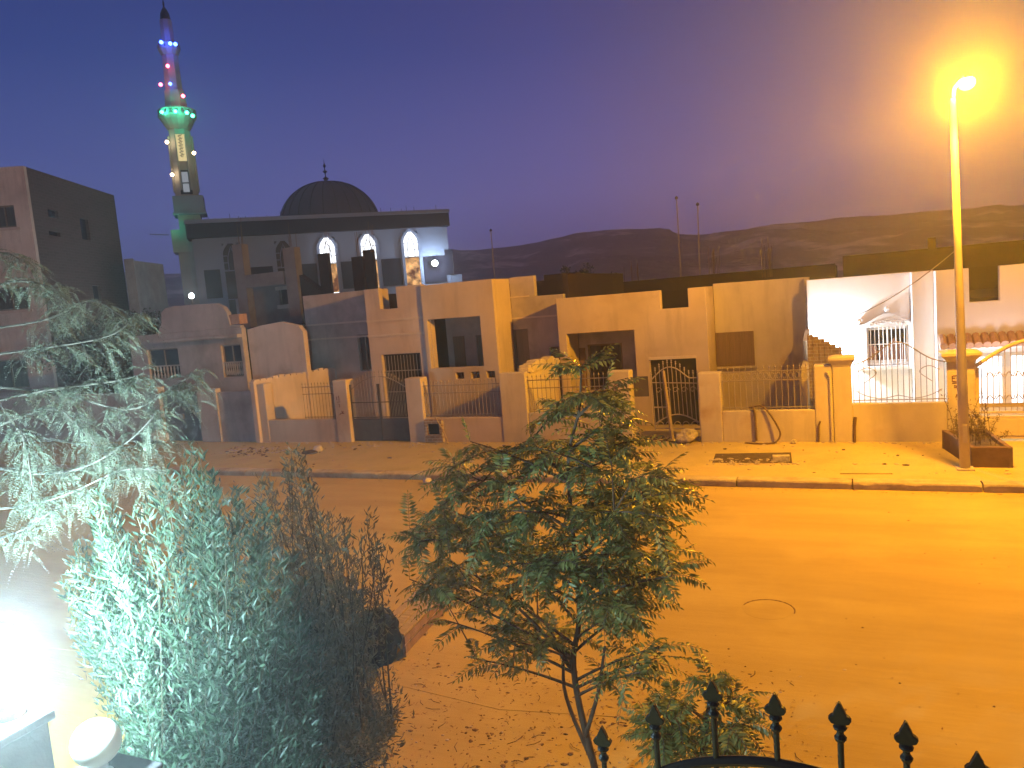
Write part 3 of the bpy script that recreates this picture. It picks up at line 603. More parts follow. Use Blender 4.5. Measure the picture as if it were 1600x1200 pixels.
MB().box(5.42, 5.9, FY-.03, FY+.4, .1, 2.3).build('gate_pier', P_CREAM, g3, bevel=.02)

# dividers between the yards
dv = MB(); dv.slab([(-9.55, 22.08), (-9.3, 22.08), (-9.1, 24.45), (-9.35, 24.45)], .15, 2.36)
for i in range(16):
    t = (i+.5)/16; dv.obox((-9.42+.2*t+random.uniform(-.04, .04), 22.1+2.3*t, 2.38+.10*math.sin(3*t)), (.16, .02, 0), (.02, .11, 0), (random.uniform(-.03, .03), 0, random.uniform(.05, .2)))
tag(dv.build('dividing_wall', P_CREAM, bevel=.02), 'crumbling cream wall with a ragged top between the balcony house and the porch house', 'wall')
dv = MB(); prof = [(26.0, .15), (26.0, 4.565), (25.65, 4.565), (25.55, 3.05), (23.7, 2.75), (23.64, 2.2), (22.3, 2.15), (22.3, .15)]
vv = [(x, y, z) for x in (-1.26, -1.10) for y, z in prof]; nn = len(prof)
dv.add(vv, [tuple(range(nn))[::-1], tuple(range(nn, 2*nn))] + [(i, (i+1) % nn, (i+1) % nn+nn, i+nn) for i in range(nn)])
dv.build('wing_wall', P_CREAM, h2, bevel=.015)
dv = MB(); 
for k in range(6):
    x0 = -1.12+k*.15; dv.box(x0, x0+.15, 23.3-k*.02, 23.62-k*.02, .15, 2.93-k*.075+random.uniform(-.015, .015))
tag(dv.build('dividing_wall', BRICKR, bevel=.01), 'rough sloping brick wall in front of the white house lamp', 'wall')


# back row: dark wall tops and a bush seen over the roofs
hb = thing('back_house', 'dark unlit house whose long roof edge shows behind the porch house', 'house', (-6, 37, .15), 'dark houses of the back row')
m = MB(); m.box(-13.6, -.5, 37, 37.3, .15, 5.05); m.box(-13.6, -13.3, 37.3, 44, .15, 5.0); m.box(-.8, -.5, 37.3, 44, .15, 5.0); m.box(-13.3, -.8, 37.3, 44, 4.5, 4.7); m.build('wall', MUD_UNLIT, hb)
m = MB(); m.box(-13.9, -12.2, 36.2, 36.9, .15, 5.72); m.build('stair_tower', MUD_UNLIT, hb)
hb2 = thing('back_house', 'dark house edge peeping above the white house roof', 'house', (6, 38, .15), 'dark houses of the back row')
m = MB(); m.box(-.2, 14, 38, 38.3, .15, 5.35); m.box(13.7, 14, 38.3, 44, .15, 5.3); m.box(-.2, 13.7, 38.3, 44, 4.6, 4.8); m.box(3.2, 3.5, 38.05, 38.2, 5.35, 5.8); m.build('wall', MUD_UNLIT, hb2)
def rebars(name, pts, label, hgt=1.2):
    b = MB()
    for x, y, z in pts:
        b.tube([(x, y, z-.2), (x+random.uniform(-.04, .04), y, z+hgt*random.uniform(.6, 1.1))], .014, 4)
    return tag(b.build(name, RUBBER), label, 'rebar', 'rebar bundles on the roofs')
rebars('rebar_bundle', [(-3.3+random.uniform(-.25, .25), 36+random.uniform(-.2, .2), 4.9) for _ in range(9)], 'cluster of rebar sticking up behind the right corner of the porch house', 1.4)
rebars('rebar_bundle', [(-9.9+random.uniform(-.4, .4), 38+random.uniform(-.2, .2), 5.0) for _ in range(6)], 'short rebar ends on the dark back house roof', 1.2)
rebars('rebar_bundle', [(-5.9+random.uniform(-.5, .5), 38+random.uniform(-.2, .2), 5.0) for _ in range(8)], 'row of rebar ends near the two thin masts', 1.3)
for xb, yb, y0_, y1_, lab in ((1062, 40, 445, 312, 'taller left one of the two thin pale masts above the porch house'), (1093, 40, 437, 322, 'right one of the two thin pale masts above the porch house'), (770, 44, 435, 362, 'thin lone mast above the balcony house roof')):
    p0 = onY(xb+(3 if xb != 1093 else 1), y0_, yb); p1 = onY(xb-(5 if xb == 1062 else 3), y1_, yb)
    ms = thing('roof_mast', lab, 'mast', (p0[0], yb, 0), 'thin masts')
    MB().tube([(p0[0], yb, .1), tuple(p0), (p1[0], yb, p1[2])], [.045, .04, .03], 6).build('pole', IRONL, ms)
    MB().lathe([(.01, 0), (.08, .04), (.08, .12), (.02, .18)], (p1[0], yb, p1[2]), 8).build('knob', IROND, ms)
# cable from the street lamp pole to the lamp behind the brick wall
wb = MB(); A = np.array([PX-.02, PY+.08, 4.95]); Bp = np.array([-1.05, 24.97, 3.05])
wb.tube([A+(Bp-A)*t-np.array([0, 0, .35*4*t*(1-t)]) for t in np.linspace(0, 1, 20)], .011, 5)
tag(wb.build('cable', IRONL), 'thin sagging cable from the lamp post to the white wall', 'cable')

# ------------------------------------------------------------------ unfinished concrete frame between the houses and the mosque
uf = thing('unfinished_building', 'bare concrete frame of columns and beams rising in front of the mosque', 'building', (-27, 33, 0))
def at33(x, y): q = onY(x, y, 33.); return q[0], q[2]
for i, (xa, xb_, yt) in enumerate(((362, 377, 383), (441, 459, 388))):
    (x0, z1), (x1, _) = at33(xa, yt), at33(xb_, yt); MB().box(x0, x1, 33, 33.5, .1, z1).build('column', CONC, uf)
(x0, z1), (x1, z0) = at33(375, 428), at33(444, 441); MB().box(x0+.02, x1-.02, 33.02, 33.48, z0-.1, z1-.1).build('beam', CONC, uf)
(x0, z0), (x1, z1) = at33(378, 500), at33(447, 442); (a, b0), (c, b1) = at33(411, 478), at33(432, 452)
MB().wall(x0-.6, x1+.6, .1, z1, 34.4, 34.6, [(a, c, b0, b1)]).build('wall', CONC, uf)
MB().box(a-.15, c+.15, 34.3, 34.39, b1, b1+.2).build('lintel', P_GREY, uf); MB().box(a-.15, c+.15, 34.3, 34.39, b0-.22, b0).build('window_sill', P_GREY, uf)
MB().box(a, c, 34.62, 34.66, b0, b1).build('glass', GLASSD, uf)
(xq, zq) = at33(470, 500); st_ = MB(); st_.prism([(x1, .2), (x1+4.2, .2), (x1+4.2, 5.2), (x1+2.6, 5.5), (x1, 7.4)], 33.2, 33.7); st_.build('stair_wall', MUD_UNLIT, uf)
for xa, xb_, yt in ((492, 507, 397), (545, 562, 402), (559, 574, 391)):
    (q0, z1), (q1, _) = at33(xa, yt), at33(xb_, yt); MB().box(q0, q1, 33.2+.2*(xa > 555), 33.45+.2*(xa > 555), .1, z1).build('brick_pier', MUD_UNLIT, uf)
for xa, yt in ((368, 383), (450, 388), (505, 397), (558, 402), (572, 391)):
    q0, z1 = at33(xa, yt)
    for k in range(5): dx = random.uniform(-.2, .2); rb = MB().tube([(q0+dx, 33.3+random.uniform(0, .2), z1-.1), (q0+dx*1.2+random.uniform(-.05, .05), 33.4, z1+random.uniform(.7, 1.5))], .014, 4); rb.build('rebar', RUBBER, uf)

# ------------------------------------------------------------------ mosque with dome
DM = 60.; ML = atD(291.8, 372.8, DM); r2 = ray(702.9, 352.6); MR = CAMP + r2*(ML[2]-EYE)/r2[2]
u = (MR-ML); MW = float(np.linalg.norm(u)); u /= MW; n_ = np.array([u[1], -u[0], 0.]); EZ = ML[2]       # outward normal, eave height
mq = thing('mosque', 'domed mosque with a dark roof band and tall arched windows, three of them lit', 'mosque', (ML[0], ML[1], 0))
def loc(x, y, inset=0.): q = hit(x, y, ML - n_*inset, n_); return float(np.dot(q-ML, u)), float(q[2])
def msh(mb, name, m, parent=None, **k): mb.xf((ML[0], ML[1], 0), u, n_); return mb.build(name, m, parent or mq, **k)
INS = .9
m = MB(); m.box(0, MW, 0, .5, EZ, EZ+1.12); m.box(0, .5, .5, 14, EZ, EZ+1.12); m.box(MW-.5, MW, .5, 14, EZ, EZ+1.12); msh(m, 'roof_band', MOSD)
m = MB(); m.box(-.05, MW+.05, -.08, 15, EZ+1.125, EZ+1.42); msh(m, 'roof', MOSW)
m = MB(); m.box(.5, MW-.5, .55, 14, EZ+.2, EZ+.5); msh(m, 'soffit', MOSW)
wins = []
for (xa, xb_, yt) in ((346, 372, 378), (428, 454, 374), (495, 523, 369), (558, 588, 364), (626, 653, 360)):
    s0, zt = loc(xa, yt, INS); s1, _ = loc(xb_, yt, INS); c = (loc((xa+xb_)/2, yt, INS)[0]); wins.append((c, zt))
WW = 1.30; Z0 = 5.2
holes = [(c-WW/2, c+WW/2, Z0, zt-.15) for c, zt in wins]
e1 = loc(700, 380, INS)[0]
m = MB().wall(.3, e1, .1, EZ+.2, INS, INS+.3, holes); m.box(.3, .6, INS+.3, 14, .1, EZ+.2); m.box(e1-.3, e1, INS+.3, 14, .1, EZ+.2); m.box(.6, e1-.3, 13.7, 14, .1, EZ+.2); msh(m, 'wall', MOSW)
# dark panels between the windows
pz0, pz1 = loc(600, 447, INS)[1], loc(600, 405, INS)[1]
ed = [.9] + [q for c, _ in wins for q in (c-WW/2-.35, c+WW/2+.35)] + [e1-.4]
for i in range(0, len(ed), 2): m = MB().box(ed[i], ed[i+1], INS-.06, INS-.004, pz0, pz1); msh(m, 'dark_panel', MOSD)
WHITEW = emit('mosque_window_light', (.92, .95, 1.0), 2.2); 
AMB = bpy.data.materials.new('amber_screen'); AMB.use_nodes = True; an = AMB.node_tree; an.nodes.clear()
ao = an.nodes.new('ShaderNodeOutputMaterial'); ae = an.nodes.new('ShaderNodeEmission'); at_ = an.nodes.new('ShaderNodeTexNoise'); at_.inputs['Scale'].default_value = 1.6; at_.inputs['Detail'].default_value = 5
ac = an.nodes.new('ShaderNodeTexCoord'); ar = an.nodes.new('ShaderNodeValToRGB'); an.links.new(ac.outputs['Object'], at_.inputs[0]); an.links.new(at_.outputs[0], ar.inputs[0])
ar.color_ramp.elements[0].position = .38; ar.color_ramp.elements[0].color = (.16, .05, .02, 1); ar.color_ramp.elements[1].position = .66; ar.color_ramp.elements[1].color = (1.6, .85, .3, 1)
an.links.new(ar.outputs[0], ae.inputs[0]); ae.inputs[1].default_value = .9; an.links.new(ae.outputs[0], ao.inputs[0])
def arch_poly(c, w_, z0, zt, grow=0):     # pointed arch
    h = w_/2+grow; sp = zt-.95; pts = [(c-h, z0), (c+h, z0), (c+h, sp)]
    for t in (.25, .5, .75): pts.append((c+h*(1-t**1.7), sp+(zt+grow-sp)*t))
    pts.append((c, zt+grow+.12))
    for t in (.75, .5, .25): pts.append((c-h*(1-t**1.7), sp+(zt+grow-sp)*t))
    pts.append((c-h, sp)); return pts
for i, (c, zt) in enumerate(wins):
    lit = i >= 2
    out = arch_poly(c, WW, Z0, zt, .22); inn = arch_poly(c, WW, Z0, zt, -.02); nn = len(out)
    f = MB(); v = [(x, INS-.16, z) for x, z in out] + [(x, INS-.16, z) for x, z in inn] + [(x, INS+.02, z) for x, z in out] + [(x, INS+.02, z) for x, z in inn]
    f.add(v, [(k, (k+1) % nn, nn+(k+1) % nn, nn+k) for k in range(nn)] + [(2*nn+k, k, (k+1) % nn, 2*nn+(k+1) % nn)[::-1] for k in range(nn)] + [(nn+k, nn+(k+1) % nn, 3*nn+(k+1) % nn, 3*nn+k) for k in range(nn)])
    wf = msh(f, 'window', MOSW); wf['label'] = 'lit arched window' if lit else 'unlit arched window'
    zs, zb = zt-2.3, Z0+1.35
    def cut(poly, a, b): return [(x, min(max(z, a), b)) for x, z in poly]
    top = [(c-WW/2, zs), (c+WW/2, zs)] + arch_poly(c, WW, Z0, zt, -.02)[2:]
    m = MB().prism(top, INS+.1, INS+.14); msh(m, 'upper_glass', WHITEW if lit else GLASSD, wf)
    m = MB().box(c-WW/2, c+WW/2, INS+.1, INS+.14, zb, zs-.004); msh(m, 'amber_screen', AMB if lit else GLASSD, wf)
    m = MB().box(c-WW/2, c+WW/2, INS+.1, INS+.14, Z0, zb-.004); msh(m, 'lower_glass', WHITEW if lit else GLASSD, wf)
    tr = MB(); q = INS+.07
    a2 = arch_poly(c, WW*.46, zs, zt-.5, 0)
    tr.tube([(x, q, z) for x, z in a2] + [(a2[0][0], q, a2[0][1])], .03, 4)
    for zz in (zs+.02, zs+.6, zs+1.15): tr.box(c-WW/2, c-WW*.23-.02, q-.02, q+.02, zz, zz+.05); tr.box(c+WW*.23+.02, c+WW/2, q-.02, q+.02, zz, zz+.05)
    tr.box(c-.1, c+.1, q-.02, q+.02, Z0, zb); tr.box(c-WW/2, c+WW/2, q-.02, q+.02, zb-.06, zb); tr.box(c-WW/2, c+WW/2, q-.025, q+.015, zs-.06, zs-.01)
    msh(tr, 'tracery', GLASSD if lit else MOSW, wf)
    if lit: light('window_glow', ML*np.array([1, 1, 0]) + u*c - n_*(INS-.6) + np.array([0, 0, zt-1]), (.9, .95, 1), 40, .3, mq)
# annex with the floodlight
ax1 = loc(716, 420, INS)[0]; az = loc(690, 388, INS)[1]
m = MB(); m.box(e1, ax1+.3, INS+.05, 9, .1, loc(690, 430, INS)[1]); msh(m, 'annex', MOSW)
m = MB(); m.box(e1-.4, loc(707, 400, INS)[0], INS-.05, 8, loc(690, 430, INS)[1]+.004, loc(690, 391, INS)[1]); msh(m, 'annex_band', MOSD)
# dome
dc, _ = loc(515, 330, 0); dR = 150/2*68/1200
D0 = ML*np.array([1, 1, 0]) + u*(dc+.75) - n_*7.5; dz = EZ+1.1
dtop = EYE + ray(512, 281)[2]*float(np.dot(D0-CAMP*np.array([1, 1, 0]), FW)/1.0)*1.0
prof = []
HH = 4.15
for k in range(15):
    a = math.pi/2*k/14; prof.append((4.55*math.cos(a)**.9 if k < 14 else .02, HH*math.sin(a)))
d = MB(); d.lathe([(4.7, -.6), (4.7, 0)] , (D0[0], D0[1], dz), 40); d.build('dome_drum', MOSD, mq)
d = MB(); d.lathe(prof, (D0[0], D0[1], dz), 40); do = d.build('dome', DOMEM, mq, smooth=True)
d = MB()
for k in range(24):
    a = 2*math.pi*k/24; d.tube([(D0[0]+math.cos(a)*(r*1.004), D0[1]+math.sin(a)*(r*1.004), dz+z+.01) for r, z in prof[:-1]], .035, 4)
d.build('rib', MOSD, do)
d = MB(); d.lathe([(.3, 0), (.12, .15), (.28, .35), (.05, .5), (.05, .8), (.22, .95), (.05, 1.1), (.04, 1.3), (.14, 1.45), (.03, 1.7), (.01, 2.1)], (D0[0], D0[1], dz+HH-.03), 10); d.build('finial', MOSD, do)
for x in np.linspace(.8, MW-1, 26):
    dx = random.uniform(-.3, .3); rb = MB().tube([(x+dx, 1.2, EZ+1.4), (x+dx, 1.2, EZ+1.4+random.uniform(.2, .6))], .02, 4); msh(rb, 'rebar', MOSD)

# ------------------------------------------------------------------ minaret with coloured bulbs
DN = 63.; MC = atD(297, 340, DN)
mn = thing('minaret', 'tall tapering minaret ringed with green and blue lights', 'minaret', (MC[0], MC[1], 0))
def mz(y):
    t = (600-y)/FPX; a = MC[:2]@UP[:2] - t*(MC[:2]@FW[:2]); return EYE + a/(t*FW[2]-UP[2])
def tier(name, ya, yb, wa, wb, seg=8, m=None, rot=math.pi/8): # from lower pixel row ya to upper row yb, widths in pixels
    k = DN/1200/2; d = MB(); d.lathe([(wa*k, mz(ya)), (wb*k, mz(yb))], (MC[0], MC[1], 0), seg, rot); return d.build(name, m or MINAR, mn)
base = MB(); base.obox((MC[0]-.15, MC[1], mz(395)/2), u*1.05, n_*1.05, (0, 0, mz(395)/2)); base.build('base', MINAR, mn)
gb = MB(); gb.obox((MC[0]-.55, MC[1]-.3, (mz(395)+mz(360))/2), u*.9, n_*1.2, (0, 0, (mz(360)-mz(395))/2)); gb.build('base_bracket', MINAR, mn)
b2 = MB(); b2.obox((MC[0], MC[1], (mz(360)+mz(334))/2), u*.85, n_*.85, (0, 0, (mz(334)-mz(360))/2)); b2.build('lower_shaft', MINAR, mn)
b2 = MB(); b2.obox((MC[0]+.1, MC[1], (mz(334)+mz(309))/2), u*1.15, n_*1.15, (0, 0, (mz(309)-mz(334))/2)); b2.obox((MC[0]+.1, MC[1], mz(334)-.1), u*1.25, n_*1.25, (0, 0, .1)); b2.build('square_stage', MOSW, mn)
tier('shaft', 309, 204, 37, 33)
# corner colonettes
cl = MB()
for k in range(8):
    a = math.pi/8 + k*math.pi/4; cl.tube([(MC[0]+1.0*math.cos(a), MC[1]+1.0*math.sin(a), mz(300)), (MC[0]+.95*math.cos(a), MC[1]+.95*math.sin(a), mz(215))], .09, 6)
cl.build('colonette', MINAR, mn)
fd = -np.array([MC[0], MC[1]]); fd /= np.linalg.norm(fd); fd = np.array([fd[0], fd[1], 0]); su = np.array([-fd[1], fd[0], 0])
ca = math.atan2(fd[1], fd[0]); ca = round((ca-0)/(math.pi/4))*math.pi/4; fd = np.array([math.cos(ca), math.sin(ca), 0]); su = np.array([-fd[1], fd[0], 0])
def panel(name, ya, yb, wpx, m, dep, parent=mn):
    k = DN/1200/2; p = MC*np.array([1, 1, 0]) + fd*dep + np.array([0, 0, (mz(ya)+mz(yb))/2]); b = MB(); b.obox(p, su*wpx*k, fd*.03, (0, 0, (mz(yb)-mz(ya))/2)); return b.build(name, m, parent)
wp = panel('window_frame', 306, 269, 17, MOSD, .90)
panel('window_pane', 288, 272, 9, emit('pale_pane', (.75, .8, .9), .35), .94, wp); panel('window_pane', 303, 290, 9, MATS['pale_pane'], .94, wp)
yp = panel('lit_panel', 255, 214, 14, emit('warm_panel', (1, .80, .38), .8), .92)
pt = MB()
for k in range(7):
    zz = mz(247) + (mz(217)-mz(247))*k/6; c0 = MC*np.array([1, 1, 0]) + fd*.965 + np.array([0, 0, zz])
    pt.tube([c0+su*.09*math.cos(t)+np.array([0, 0, .09*math.sin(t)]) for t in np.linspace(0, 5.5, 8)], .025, 4); pt.tube([c0-su*.18, c0+su*.16+np.array([0, 0, .12])], .022, 4)
pt.build('ornament', MOSD, yp)
k_ = DN/1200/2
gm = MB(); gm.lathe([(33*k_, mz(204)), (40*k_, mz(198)), (46*k_, mz(192)), (54*k_, mz(186)), (56*k_, mz(184)), (56*k_, mz(182))], (MC[0], MC[1], 0), 16); gm.build('gallery', MINAR, mn)
def rail_ring(y, wpx, hpx, nn=20):
    b = MB(); R = wpx*k_
    for q in range(nn): a = 2*math.pi*q/nn; b.obox((MC[0]+R*math.cos(a), MC[1]+R*math.sin(a), (mz(y)+mz(y-hpx))/2), np.array([-math.sin(a), math.cos(a), 0])*.12, np.array([math.cos(a), math.sin(a), 0])*.05, (0, 0, (mz(y-hpx)-mz(y))/2))
    for yy in (y, y-hpx): b.tube([(MC[0]+R*math.cos(a), MC[1]+R*math.sin(a), mz(yy)) for a in np.linspace(0, 2*math.pi, 25)], .07, 5)
    return b.build('railing', MINAR, mn)
rail_ring(182, 53, 8)
tier('drum', 182, 143, 36, 30); tier('upper_shaft', 143, 84, 26, 24)
gm = MB(); gm.lathe([(24*k_, mz(88)), (31*k_, mz(80)), (32*k_, mz(78))], (MC[0], MC[1], 0), 12); gm.build('upper_gallery', MINAR, mn); rail_ring(78, 30, 7, 14)
tier('lantern', 78, 32, 20, 18)
gm = MB(); gm.lathe([(11*k_, mz(34)), (15*k_, mz(31)), (13*k_, mz(22)), (7*k_, mz(15)), (2*k_, mz(11)), (3*k_, mz(6)), (1*k_, mz(0)), (.4*k_, mz(-14))], (MC[0], MC[1], 0), 12); gm.build('cap', MOSD, mn)
def bulb(x, y, col, power, dep=1.0, r=.11, glow=14):
    q = atD(x, y, float(MC[:2]@FW[:2] + (mz(y)-EYE)*FW[2])-dep); 
    o = MB().lathe([(.02, -r), (r*.8, -r*.6), (r, 0), (r*.8, r*.6), (.02, r)], q, 8).build('bulb', emit('bulb_%d_%d_%d' % tuple(int(c*9) for c in col), col, glow), mn)
    light('bulb_light', q + (np.array([0, 0, 0])) + fd*.16, col, power, .12, mn)
GRN, BLU, RED, YEL = (.05, 1, .45), (.05, .12, 1), (1, .08, .16), (1, .72, .35)
for x, y in ((253, 175), (274, 174), (292, 176), (301, 181)): bulb(x, y, GRN, 95, 1.5, .14, 20)
for x, y in ((252, 66), (266, 68), (274, 69)): bulb(x, y, BLU, 70, 1.0, .15, 20)
for x, y in ((262, 103), (251, 132), (286, 150)): bulb(x, y, RED, 8, 1.0, .14, 20)
bulb(266, 131, BLU, 10, 1.0, .13, 20)
for x, y in ((261, 222), (303, 239), (269, 273)): bulb(x, y, YEL, 28, 1.1, .14, 20)
rod = atD(264, 367, DN-.5); rod2 = atD(234, 366, DN-.5); MB().tube([tuple(rod), tuple(rod2)], .05, 5).build('flag_rod', MINAR, mn)
light('green_flood', atD(270, 352, DN-2.2), GRN, 34, .1, mn)

# lamps on the ground near the mosque
fl = thing('floodlight', 'white round floodlight on the mosque annex', 'floodlight', atD(677, 412, 62.))
q = ML*np.array([1, 1, 0]) + u*loc(677, 412, INS)[0] - n_*(INS-.6); q[2] = loc(677, 412, INS)[1]
MB().obox(q-n_*.35, u*.22, n_*.3, (0, 0, .18)).build('housing', IROND, fl)
f_ = MB(); f_.tube([q-n_*.02, q+n_*.06], .26, 16); f_.build('lens', emit('flood_lens', (.85, .95, 1), 25), fl)
light('flood_bulb', q+n_*.3, (.75, .9, 1), 700, .2, fl)
gl_ = atD(299, 462, 50.)
fl = thing('yard_lamp', 'cold white lamp on a thin post beside the minaret foot', 'lamp', (gl_[0], gl_[1], 0))
MB().tube([(gl_[0], gl_[1], 0), (gl_[0], gl_[1], gl_[2]-.1)], .06, 8).build('post', IRON, fl)
MB().lathe([(.04, -.2), (.16, -.1), (.18, 0), (.12, .12), (.02, .17)], gl_, 12).build('globe', emit('yard_globe', (.85, .94, 1), 20, .3), fl)
light('yard_bulb', gl_+np.array([0, 0, .3]), (.75, .88, 1), 330, .15, fl)

# ------------------------------------------------------------------ apartment block on the far left
AC = atD(36, 259, 44.); AZ = float(AC[2]); au = np.array([math.cos(rad(117.9)), math.sin(rad(117.9)), 0]); an_ = np.array([au[1], -au[0], 0])    # right-hand face
bu = np.array([math.cos(rad(207.9)), math.sin(rad(207.9)), 0]); bn = np.array([-bu[1], bu[0], 0])
if np.dot(bn, AC) > 0: bn = -bn
ap = thing('apartment_building', 'three-storey unfinished block with a pale street face and dark brick side', 'building', (AC[0], AC[1], 0))
def face(o, uu, nn, x, y): q = hit(x, y, o, nn); return float(np.dot(q-o, uu)), float(q[2])
hl = []
for xa, ya, xb_, yb in ((0, 320, 21, 357), (0, 447, 42, 487), (2, 560, 40, 610)):
    s0, z1 = face(AC, bu, bn, xb_, ya); s1, z0 = face(AC, bu, bn, xa-8, yb); hl.append((s0, s1, z0, z1))
hl2 = [(h[1]+1.2, h[1]+3.4, h[2], h[3]) for h in hl[:2]]
def wall_on(o, uu, nn, x0, x1, z0, z1, holes, m, par, name, thick=.3):
    b = MB().wall(x0, x1, z0, z1, 0, thick, holes); b.xf((o[0], o[1], 0), uu, nn); return b.build(name, m, par)
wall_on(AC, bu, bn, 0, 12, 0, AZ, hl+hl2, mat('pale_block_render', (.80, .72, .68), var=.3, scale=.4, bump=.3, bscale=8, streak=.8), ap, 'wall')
for h in hl+hl2:
    b = MB().wall(h[0], h[1], h[2], h[3], .14, .2, [(h[0]+.09, (h[0]+h[1])/2-.04, h[2]+.09, h[3]-.09), ((h[0]+h[1])/2+.04, h[1]-.09, h[2]+.09, h[3]-.09)]); b.xf((AC[0], AC[1], 0), bu, bn); wf = b.build('window', SHUTB, ap)
    b = MB().box(h[0], h[1], .22, .26, h[2], h[3]); b.xf((AC[0], AC[1], 0), bu, bn); b.build('curtain', CURT, wf)
    b = MB().box(h[0]-.15, h[1]+.15, -.08, -.004, h[2]-.16, h[2]-.02); b.xf((AC[0], AC[1], 0), bu, bn); b.build('window_sill', P_PINK, wf)
hr = []
for xa, ya, xb_, yb in ((74, 326, 92, 342), (124, 340, 142, 376), (76, 360, 95, 370), (92, 444, 110, 470), (144, 446, 160, 472)):
    s0, z1 = face(AC, au, an_, xa, ya); s1, z0 = face(AC, au, an_, xb_, yb); hr.append((min(s0, s1), max(s0, s1), min(z0, z1), max(z0, z1)))
RL = face(AC, au, an_, 178, 305)[0]
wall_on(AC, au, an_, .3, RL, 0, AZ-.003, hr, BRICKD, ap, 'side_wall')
for h in hr:
    b = MB().box(h[0], h[1], .2, .25, h[2], h[3]); b.xf((AC[0], AC[1], 0), au, an_); b.build('window', GLASSD, ap)
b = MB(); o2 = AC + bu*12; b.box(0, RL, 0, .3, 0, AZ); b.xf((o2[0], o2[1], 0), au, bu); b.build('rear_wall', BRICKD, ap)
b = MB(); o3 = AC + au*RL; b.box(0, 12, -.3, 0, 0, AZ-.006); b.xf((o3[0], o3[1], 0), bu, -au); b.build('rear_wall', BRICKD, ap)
b = MB(); b.slab([tuple((AC+bu*.3+au*.3)[:2]), tuple((AC+bu*11.7+au*.3)[:2]), tuple((AC+bu*11.7+au*(RL-.3))[:2]), tuple((AC+bu*.3+au*(RL-.3))[:2])], AZ-1.1, AZ-.9); b.build('roof', CONC, ap)
tw = thing('back_building', 'narrow dim block with a pale corner strip beside the brick apartment side', 'building', tuple(atD(205, 480, 52.)*np.array([1, 1, 0])))
p0, p1 = atD(193, 405, 52.), atD(208, 405, 52.); p2 = atD(222, 470, 56.)
b = MB(); b.slab([tuple(p0[:2]), tuple(p1[:2]), tuple(p2[:2]), tuple((p2+np.array([-6, 5, 0]))[:2]), tuple((p0+np.array([-3, 6, 0]))[:2])], 0, float(p0[2])); b.build('wall', CONC, tw)
b = MB(); q = (p1+p2)/2; b.tube([tuple(p2[:2])+(0.1,), tuple(p2[:2])+(float(p0[2])-.05,)], .09, 5); b.build('down_pipe', P_GREY, tw)

# ------------------------------------------------------------------ things on the pavement and road
pl = thing('planter', 'brown concrete planter box with a bush, at the foot of the street lamp', 'planter', (2.6, 20, .15))
def spot(x, y, z=.15): q = onZ(x, y, z); return q[0], q[1]
fl_, fr_, bl_ = spot(1500, 727), spot(1560, 727), spot(1466, 697)
fl_ = (PX+.14, 19.05); fr_ = (3.12, 19.05); bl_ = (1.98, 21.1); br_ = (2.95, 21.1)
PLM = mat('planter_brown', (.20, .12, .075), var=.35, scale=3, bump=.4, bscale=14)
b = MB()
def strip(p, q, th, z0, z1):
    p, q = np.array(p), np.array(q); d_ = (q-p)/np.linalg.norm(q-p); nn = np.array([-d_[1], d_[0]])*th
    b.slab([tuple(p), tuple(q), tuple(q+nn), tuple(p+nn)], z0, z1)
strip(fl_, fr_, .1, .1, .60); strip(fr_, br_, .1, .1, .598); strip(br_, bl_, .1, .1, .596); strip(bl_, fl_, .1, .1, .602)
b.build('box', PLM, pl, bevel=.015)
b = MB(); b.slab([(fl_[0]+.11, fl_[1]+.11), (fr_[0]-.11, fr_[1]+.11), (br_[0]-.11, br_[1]-.11), (bl_[0]+.11, bl_[1]-.11)], .4, .52); b.build('soil', SOIL, pl)
def rock(name, c, r, m, label, cat, sq=(1, 1, .8), amp=.35, sub=3, group=None, seed=0):
    bm = bmesh.new(); bmesh.ops.create_icosphere(bm, subdivisions=sub, radius=1)
    for v in bm.verts:
        n = mnoise.noise(v.co*1.1+Vector((seed*7.3, seed, 0)))*amp + mnoise.noise(v.co*3.1+Vector((seed, 5, 0)))*amp*.4
        k = 1+n; v.co = Vector((c[0]+v.co.x*k*r*sq[0], c[1]+v.co.y*k*r*sq[1], c[2]+max(v.co.z*k, -.55)*r*sq[2]))
    me = bpy.data.meshes.new(name); bm.to_mesh(me); bm.free(); o = link(name, me, m); 
    if label: tag(o, label, cat, group)
    return o
x, y = spot(1075, 692); rock('boulder', (x, y+.05, .33), .27, STONE, 'pitted pale boulder lying before the ornate gate', 'boulder', seed=1, amp=.5)
x, y = spot(497, 704); rock('stone', (x, y, .2), .17, SACK, 'white stone beside a dark clod below the left pier', 'stone', seed=2)
x, y = spot(484, 708); rock('dark_clod', (x, y, .17), .2, SOIL, 'dark clod of earth beside the white stone', 'clod', sq=(1.4, 1, .45), seed=3)
x, y = spot(668, 756, 0); rock('stone', (x, y, .08), .11, SACK, 'small white stone on the road against the kerb', 'stone', seed=4)
x, y = spot(1240, 693); rock('stone', (x, y, .2), .075, STONE, 'fist-sized stone at the foot of the wall by the rubber hose', 'stone', seed=5)
x, y = spot(275, 684); rock('sack', (x, y, .42), .5, SACK, 'pale bulging sack nearer the sheet metal gate', 'sack', sq=(1.1, .8, .8), amp=.3, seed=6, group='pale sacks by the wall')
x, y = spot(248, 690); rock('sack', (x, y, .38), .45, SACK, 'pale slumped sack partly behind the drooping branches', 'sack', sq=(1.2, .8, .7), amp=.3, seed=7, group='pale sacks by the wall')
